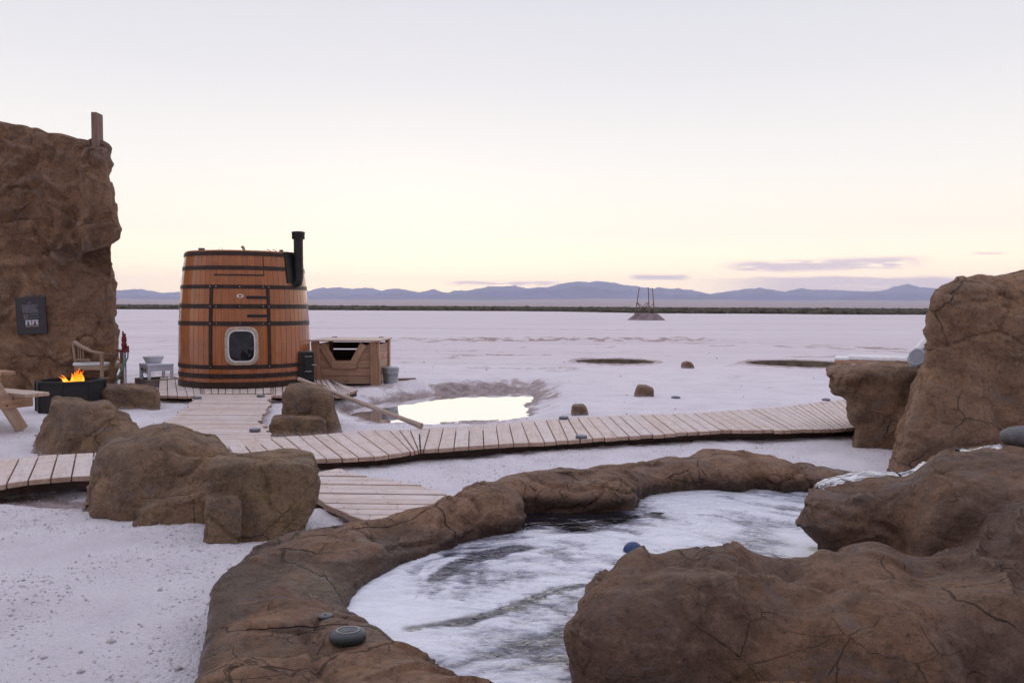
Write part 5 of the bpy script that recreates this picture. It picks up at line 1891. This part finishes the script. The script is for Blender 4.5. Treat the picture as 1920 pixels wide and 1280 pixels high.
MB().box(sq(SX / 2, SY / 2, ST - .018), (SX + .02, SY + .02, .036), rs, .006).build('seat', M['stool'], stl, off=S0)
for a in (.02, SX - .02):
    for c_ in (.02, SY - .02):
        MB().box(sq(a, c_, (.10 + ST - .036) / 2), (.05, .05, ST - .136), rs, .004).build('leg', M['stool'], stl, off=S0)
MB().box(sq(.016, SY / 2, ST - .105), (.022, SY - .09, .135), rs).build('apron', M['stool'], stl, off=S0)
MB().box(sq(SX / 2, .016, ST - .085), (SX - .09, .022, .095), rs).build('apron', M['stool'], stl, off=S0)
for c_, m_, w_ in ((.34, 'black_matte', .05), (.155, 'outlet', .06), (.265, 'black_matte', .02), (.39, 'black_matte', .03)):
    MB().box(sq(.003, c_, ST - .105), (.012, w_, .055 if w_ > .04 else .02), rs, .003).build('socket', M[m_], stl, off=S0)
MB().tube([sq(-.005, .085, ST - .105), sq(-.05, .10, ST - .12), sq(-.06, .12, ST - .19), sq(-.03, .10, .12)], .006, 6).build('cable', M['black_matte'], stl, True, off=S0)
bs = sq(.20, .33, ST)
bas = thing('basin', 'white enamel basin standing on the stool', 'basin', bs + Vector((0, 0, .001)))
MB().lathe([(.001, 0), (.125, 0), (.135, .01), (.185, .115), (.195, .12), (.192, .126), (.178, .118), (.125, .02), (.001, .015)], (0, 0, 0), 28).build('bowl', M['white'], bas, True)

hp_ = ad(234, 718, 14.0)
hyd = thing('standpipe', 'dark red hand pump on a grey post with a green hose between chair and stool', 'water tap', (hp_.x, 14.0, 0))
H0 = hyd.location
MB().tube([(0, 0, 0), (0, 0, .68)], .032, 10).build('post', M['zinc'], hyd, True)
MB().box((.0, 0, .70), (.075, .07, .10), None, .012).build('collar', M['red'], hyd)
MB().lathe([(.03, .74), (.045, .76), (.05, .80), (.035, .83), (.045, .86), (.04, .92), (.028, .95), (.036, .985), (.001, .99)], (0, 0, 0), 10).build('pump_head', M['red'], hyd, True)
MB().tube([(.02, 0, .73), (.065, -.01, .76), (.07, -.01, .66)], [.026, .026, .022], 8).build('spout', M['red'], hyd, True)
MB().tube([(-.03, 0, .69), (-.075, -.02, .67), (-.11, -.02, .69)], [.012, .010, .008], 6).build('valve_handle', M['red'], hyd, True)
MB().bar((0.005, 0, .85), (-.02, 0, 1.03), .03, .022, .004, (1, 0, 0)).build('pump_lever', M['red'], hyd)
MB().tube([(.07, -.01, .66), (.068, -.02, .56), (.03, -.06, .45), (-.04, -.09, .30), (-.10, -.12, .12), (-.13, -.13, .02), (-.25, -.12, .015), (-.38, 0, .015)], .014, 8).build('hose', M['hose'], hyd, True)
MB().tube([(.03, -.05, 0), (.025, -.05, .40)], .010, 6).build('stake', M['white'], hyd, True)

# ------------------------------------------------------------------ post and board on the rock wall
p0 = ad(183, 283, 14.3)
po = thing('wooden_post', 'split square wooden post rising from the top of the rock wall pillar', 'post', (p0.x, 14.3, p0.z - .5))
pw_ = 25 / FPX * 14.3
topz = ad(183, 213, 14.3).z
bq = MB().box((0, 0, 0), (topz - p0.z + .5, pw_ * .93, .10), None, .006)
o = bq.build('shaft', M['frame_wood'], po)
o.matrix_local = Matrix.Translation((0, 0, (topz - p0.z + .5) / 2)) @ Matrix.Rotation(R(-90), 4, 'Y') @ Matrix.Rotation(0, 4, 'X')
o2 = MB().box((0, 0, 0), (.56, .012, .012)).build('crack', M['charcoal'], po)
o2.matrix_local = Matrix.Translation((-.02, -.052, .5 + (topz - p0.z) * .55)) @ Matrix.Rotation(R(-88), 4, 'Y')

SG = [(30, 560), (80, 556), (90, 623), (36, 627)]
hs = [hit(WALLROCK, 59, 592)[0]]
YS = min([h.y for h in [hit(WALLROCK, x, y)[0] for x, y in ((32, 560), (82, 558), (88, 620), (37, 625), (59, 592), (45, 575), (75, 610))] if h is not None]) - .03
c4 = [ad(x, y, YS) for x, y in SG]
sc4 = sum(c4, Vector()) / 4
sg = thing('information_board', 'dark slate information board with pale text and two small pictures', 'sign', sc4)
W2, H2 = .255, .325
Rz = Matrix.Rotation(R(3), 3, 'Z') @ Matrix.Rotation(R(-2.5), 3, 'Y')


def sgp(u, v, d):
    return Rz @ Vector((u, -d, v))


def sgbox(bm_, u0, u1, v0, v1, d0, d1):
    bm_.box(sgp((u0 + u1) / 2, (v0 + v1) / 2, (d0 + d1) / 2), (u1 - u0, d1 - d0, v1 - v0), Rz)


b = MB()
b.box((0, 0, 0), (W2 * 2, .03, H2 * 2), Rz, .006)
b.build('panel', M['sign'], sg)
rt = random.Random(3)


def line(v, u0, u1, hgt):
    b = MB()
    u = u0
    while u < u1 - .01:
        wl = rt.uniform(.012, .042)
        e = min(u + wl, u1)
        # letters as short upright strokes on a word bar
        sgbox(b, u, e, v - hgt * .28, v + hgt * .28, .0155, .0165)
        k = u + .002
        while k < e - .003:
            if rt.random() < .4:
                sgbox(b, k, k + .003, v - hgt * .5, v + hgt * .5, .0165, .0172)
            k += .0065
        u = e + .008
    return b.build('text_line', M['ink'], sg)


line(.225, -.045, .03, .016)
for k in range(9):
    line(.185 - k * .0165, -.145 + .0015 * k, .125 - (.03 if k in (2, 3) else 0) + (.012 if k in (6, 7) else 0), .0105)
for k in range(5):
    line(.016 - k * .0165, -.125, (.125, -.04, -.05, .13, -.07)[k], .0105)
for k, (u0, u1) in enumerate(((-.10, .0), (.012, .115))):
    b = MB()
    v0, v1 = -.195, -.075
    sgbox(b, u0, u1, v0, v1, .0152, .0168)
    ph = b.build('photo', M['photo_pale'], sg)
    b = MB()
    T_ = Rz.to_4x4() @ Matrix.Translation((u0, -.0175, v0)) @ Matrix.Rotation(R(90), 4, 'X')
    s = (u1 - u0)
    b.prism([(0, 0), (s, 0), (s, .30 * s), (.8 * s, .42 * s), (.55 * s, .30 * s), (.2 * s, .42 * s), (0, .28 * s)], .0004, T_)
    b.build('print', M['photo_sand'], ph)
    b = MB()
    T2 = Rz.to_4x4() @ Matrix.Translation((u0, -.0185, v0)) @ Matrix.Rotation(R(90), 4, 'X')
    b.prism([(.20 * s, .25 * s), (.55 * s, .22 * s), (.75 * s, .35 * s), (.60 * s, .50 * s), (.62 * s, .80 * s), (.56 * s, 1.0 * s), (.44 * s, 1.02 * s), (.38 * s, .85 * s), (.28 * s, .66 * s), (.33 * s, .48 * s)], .0004, T2)
    b.build('print', M['photo_dark'], ph)

# ------------------------------------------------------------------ sunlounger behind the ledge rock, bag on the ledge
YL = 17.4
l0, l1 = ad(1571, 675, YL), ad(1712, 667, YL)
lz = .388
lou = thing('sunlounger', 'white padded sunlounger with a raised back standing behind the ledge rock', 'sun lounger', ((l0.x + l1.x) / 2, YL, 0))
L0 = lou.location


def lp(x, y, z):
    return Vector((x - L0.x, y, z))


xa, xb = l0.x, l1.x
MB().box(lp((xa + xb) / 2 + .14, 0, lz + .02), (xb - xa - .28, .64, .10), None, .025).build('mattress', M['cloth'], lou, True)
MB().box(lp(xa + .15, 0, lz - .0), (.30, .66, .06), None, .012).build('foot_rest', M['white'], lou)
top = ad(1760, 598, YL)
pb_ = ad(1699, 667, YL)
p, q = Vector((pb_.x - L0.x, 0, lz + .04)), Vector((top.x - L0.x - .06, 0, top.z))
MB().bar(p, q, .64, .11, .02).build('back_cushion', M['cloth'], lou)
off_ = Vector((.075, 0, -.105))
for s in (-.28, .28):
    MB().bar(p + off_ + Vector((0, s, 0)), q + off_ + Vector((0, s, 0)), .05, .06, .005).build('back_rail', M['pine'], lou)
for s in (-.31, .31):
    MB().box(lp((xa + xb) / 2 + .15, s, lz - .065), (xb - xa + .3, .05, .07), None, .006).build('side_rail', M['pine'], lou)
    for x in (xa + .08, xb + .20):
        MB().box(lp(x, s, (lz - .1) / 2), (.07, .05, lz - .1), None, .006).build('leg', M['pine'], lou)
lou.rotation_euler.z = R(-24)
MB().bar(lp(xb + .28, 0, lz - .05), q + off_ * 1.3 + (p - q) * .35, .5, .035).build('back_strut', M['white'], lou)

hb, _ = hit(LEDGE, 1712, 688)
if hb is None:
    hb = ad(1718, 690, 8.6)
bp_ = ad(1721, 673, hb.y + .02)
bg_ = thing('round_bag', 'pale crinkled round-sided bag leaning on the tall boulder on the ledge', 'bag', (bp_.x, bp_.y, bp_.z))
tl = Vector((-.55, -.75, .38)).to_track_quat('Z', 'Y').to_matrix().to_4x4()
b = MB()
rr = random.Random(8)
n_ = 30
prof = [(.001, -.05), (.09, -.05), (.115, -.03), (.125, .0), (.115, .035), (.10, .055), (.001, .06)]
vs, fs = [], []
for j, (r_, z) in enumerate(prof):
    for k in range(n_):
        a = 2 * math.pi * k / n_
        e = (1 + .06 * math.sin(9 * a + j) + rr.uniform(-.04, .04)) if .1 < r_ else 1
        vs.append(tl @ Vector((r_ * e * math.cos(a) * .82, r_ * e * math.sin(a) * 1.0, z * .7 + .012)))
fs = [(j * n_ + k, j * n_ + (k + 1) % n_, (j + 1) * n_ + (k + 1) % n_, (j + 1) * n_ + k) for j in range(len(prof) - 1) for k in range(n_)]
b.add(vs, fs).build('shell', M['bag'], bg_, True)
b = MB()
b.add([tl @ Vector((.085 * math.cos(2 * math.pi * k / 24) * .85, .085 * math.sin(2 * math.pi * k / 24), .064)) for k in range(24)], [tuple(range(24))])
b.build('round_panel', M['bag_face'], bg_)
b = MB()
b.tube([tl @ Vector((.088 * math.cos(2 * math.pi * k / 24) * .85, .088 * math.sin(2 * math.pi * k / 24), .062)) for k in range(25)], .006, 6, False)
b.build('piping', M['bag'], bg_, True)

# ------------------------------------------------------------------ far timber frame on its mound
fm = at(1210, 600, 0)
fr = thing('timber_frame', 'unfinished frame of three leaning poles with cross braces far out on the flat', 'pole frame', (fm.x, fm.y, 0))
Yf = fm.y


def fpt(x, y, d=0.0):
    v = ad(x, y, Yf)
    return Vector((v.x - fm.x, d, v.z))


q = 15.06
for (x0, y0, x1, y1, d) in ((1160 + 455 / q, 525 + 975 / q, 1160 + 578 / q, 525 + 215 / q, -.3), (1160 + 825 / q, 525 + 985 / q, 1160 + 820 / q, 525 + 205 / q, -.9), (1160 + 1028 / q, 525 + 970 / q, 1160 + 960 / q, 525 + 225 / q, .4)):
    MB().tube([fpt(x0, y0, d), fpt(x1, y1, d * .4)], [.062, .05], 8).build('pole', M['frame_wood'], fr, True)
for (x0, y0, x1, y1) in ((495, 625, 760, 840), (500, 640, 590, 760), (510, 960, 515, 800), (820, 630, 690, 770), (820, 640, 905, 765), (815, 660, 770, 800), (995, 660, 905, 730), (700, 945, 705, 790), (760, 840, 900, 950), (545, 960, 690, 790), (610, 950, 770, 800)):
    MB().tube([fpt(1160 + x0 / q, 525 + y0 / q, random.uniform(-.5, .4)), fpt(1160 + x1 / q, 525 + y1 / q, random.uniform(-.5, .4))], .036, 6).build('brace', M['dark_wood'], fr, True)
MB().tube([fpt(1160 + 400 / q, 525 + 962 / q, -.9), fpt(1160 + 880 / q, 525 + 975 / q, -1.1)], .045, 6).build('sill_pole', M['frame_wood'], fr, True)
gxm, gym = np.meshgrid(np.linspace(-3.4, 3.4, 60), np.linspace(-3.2, 3.2, 56), indexing='xy')
pm = np.stack([gxm.ravel(), gym.ravel()], 1)
el_ = np.hypot(pm[:, 0] / 2.3, pm[:, 1] / 2.3) + .07 * fbm(p3(pm[:, 0] * 1.2, pm[:, 1] * 1.2, 3), 4)
hm = .80 * (1 - sstep(.42, 1.0, el_)) ** .8 + .05 * fbm(p3(pm[:, 0] * 3, pm[:, 1] * 3, 8), 3) - .04
i0 = (np.arange(55)[:, None] * 60 + np.arange(59)[None]).ravel()
mm = np_mesh('mound', np.stack([pm[:, 0], pm[:, 1], hm], 1), np.stack([i0, i0 + 1, i0 + 61, i0 + 60], 1), True)
tag(link('mound', mm, M['mound'], None, (fm.x + .12, fm.y, 0)), 'low heap of dark dirt under the timber frame', kind='structure')

# ------------------------------------------------------------------ round pits in the salt
for (c_, r_), lab in zip(PITS, ('round sunken pit with a raised salt rim in the middle distance', 'wider round pit half hidden behind the ledge rock on the right')):
    t = thing('round_pit', lab, 'pit', (c_.x, c_.y, 0))
    n_ = 72
    prof = [(r_ + .34, -.03), (r_ + .24, .035), (r_ + .12, .075), (r_ + .03, .07), (r_, .045), (r_ - .01, -.9)]
    vs = []
    for j, (rr_, z) in enumerate(prof):
        for k in range(n_):
            a = 2 * math.pi * k / n_
            e = float(perlin(np.array([[math.cos(a) * 2.2 + j * .3, math.sin(a) * 2.2, r_ * 7]]))[0])
            e2 = float(perlin(np.array([[math.cos(a) * 7, math.sin(a) * 7, j * .4]]))[0])
            vs.append(((rr_ + .05 * e * (j < 4)) * math.cos(a), (rr_ + .05 * e * (j < 4)) * math.sin(a), z + (.025 * e + .015 * e2) * (0 < j < 4)))
    b = MB()
    b.add(vs[:5 * n_], [(j * n_ + k, j * n_ + (k + 1) % n_, (j + 1) * n_ + (k + 1) % n_, (j + 1) * n_ + k) for j in range(4) for k in range(n_)])
    b.build('rim', M['concrete'], t, True)
    b = MB()
    b.add(vs[4 * n_:], [(k, (k + 1) % n_, n_ + (k + 1) % n_, n_ + k) for k in range(n_)])
    b.build('lining', M['pit_wall'], t, True)
    b = MB()
    b.add([((r_ - .005) * math.cos(2 * math.pi * k / 48), (r_ - .005) * math.sin(2 * math.pi * k / 48), -.30) for k in range(48)], [tuple(range(48))])
    b.build('water', M['pit_water'], t)

# ------------------------------------------------------------------ little things on and round the pool
h1, n1_ = hit(RIM, 652, 1200)
sk = thing('speaker', 'small dark grey pebble-shaped speaker on the pool rim', 'speaker', h1 + Vector((0, 0, -.004)), rz=R(14))
tilt_ = Vector((0, 0, 1)).rotation_difference(n1_.lerp(Vector((0, 0, 1)), .5).normalized()).to_matrix()


def superell(a, c_, hgt, n_, e=.75):
    rows = []
    for j in range(11):
        v = -math.pi / 2 + math.pi * j / 10
        cv_, sv = math.cos(v), math.sin(v)
        rows.append([tilt_ @ Vector((a * math.copysign(abs(math.cos(t)) ** e, math.cos(t)) * abs(cv_) ** .55, c_ * math.copysign(abs(math.sin(t)) ** e, math.sin(t)) * abs(cv_) ** .55, hgt / 2 + hgt / 2 * math.copysign(abs(sv) ** .8, sv))) for t in np.linspace(0, 2 * math.pi, n_ + 1)])
    return rows


MB().grid(superell(.064, .044, .044, 32)).build('shell', M['speaker'], sk, True)


def ringon(a, c_, z, r_, m, nm):
    MB().tube([tilt_ @ Vector((a * math.cos(t), c_ * math.sin(t), z)) for t in np.linspace(0, 2 * math.pi, 33)], r_, 6, False).build(nm, m, sk, True)


ringon(.038, .024, .0435, .0022, M['speaker_ring'], 'ring')
MB().lathe([(.001, .0455), (.6, .0450), (1.0, .0435)], (0, 0, 0), 24, 0, (.037, .023)).build('grille', M['speaker'], sk, True)
MB().box(tilt_ @ Vector((.0, -.0430, .018)), (.07, .006, .016), None, .003).build('port', M['black_matte'], sk)
h2, n2_ = hit(RIM, 610, 1158)
dk = thing('disc', 'little round dark disc lying on the pool rim above the speaker', 'disc', h2 + Vector((0, 0, -.003)))
MB().lathe([(.001, 0), (.026, 0), (.028, .004), (.027, .014), (.024, .016), (.006, .0155), (.005, .013), (.001, .013)], (0, 0, 0), 22).build('plate', M['speaker'], dk, True)
bl = at(1187, 1034, ZW + .004)
ball = thing('ball', 'deep blue ball bobbing in the foam behind the foreground boulder', 'ball', bl)
bmm = bmesh.new()
bmesh.ops.create_uvsphere(bmm, u_segments=24, v_segments=14, radius=.052)
me = bpy.data.meshes.new('sphere')
bmm.to_mesh(me)
bmm.free()
me.polygons.foreach_set('use_smooth', [True] * len(me.polygons))
link('shell', me, M['blue'], ball)
MB().tube([(.053 * math.cos(t), .053 * math.sin(t), 0) for t in np.linspace(0, 2 * math.pi, 25)], .0025, 6, False).build('seam', M['blue'], ball, True)
lf = at(1231, 964, ZW + .012)
tag(MB().add([lf + Vector(v) for v in ((-.05, 0, 0), (-.02, .03, .008), (.03, .035, .004), (.055, .0, .012), (.02, -.02, .004), (-.02, -.018, .01), (0, 0, .014))], [(0, 6, 1), (1, 6, 2), (2, 6, 3), (3, 6, 4), (4, 6, 5), (5, 6, 0)]).build('dead_leaf', M['leaf']), 'curled dark leaf floating in the foam under the far rim', 'leaf')
pb = at(592, 958, 0)
pb = Vector((pb.x, pb.y + .05, 0))
tag(MB().box(pb + Vector((0, 0, .05)), (.10, .12, .10), Matrix.Rotation(.3, 3, 'Z'), .006).build('brick', M['brick']), 'reddish brick propping up the corner of the low platform', 'brick')
hs_ = ad(1902, 815, 4.12)
zz_ = drop([FRONTROCK], hs_.x, 4.12) or .8
V_, Q_ = None, None
gxs, gys, gzs = np.arange(-.26, .26, .02, dtype=np.float32), np.arange(-.18, .18, .02, dtype=np.float32), np.arange(-.14, .16, .02, dtype=np.float32)
G_ = np.stack(np.meshgrid(gxs, gys, gzs, indexing='ij'), -1)
f_ = (np.sqrt((G_[..., 0] / .15) ** 2 + (G_[..., 1] / .10) ** 2 + (G_[..., 2] / .062) ** 2) - 1) * .08
V_, Q_ = nets(f_.astype(np.float32), (gxs[0], gys[0], gzs[0]), .02)
V_ = detail(V_, normals(V_, Q_), 91, .02, .006, .004)
me = np_mesh('spout_stone', V_, Q_)
o = link('spout_stone', me, M['grey_stone'], None, (hs_.x + .085, 4.12, hs_.z - .012))
tag(o, 'smooth grey stone where the water wells out at the right edge', 'stone')
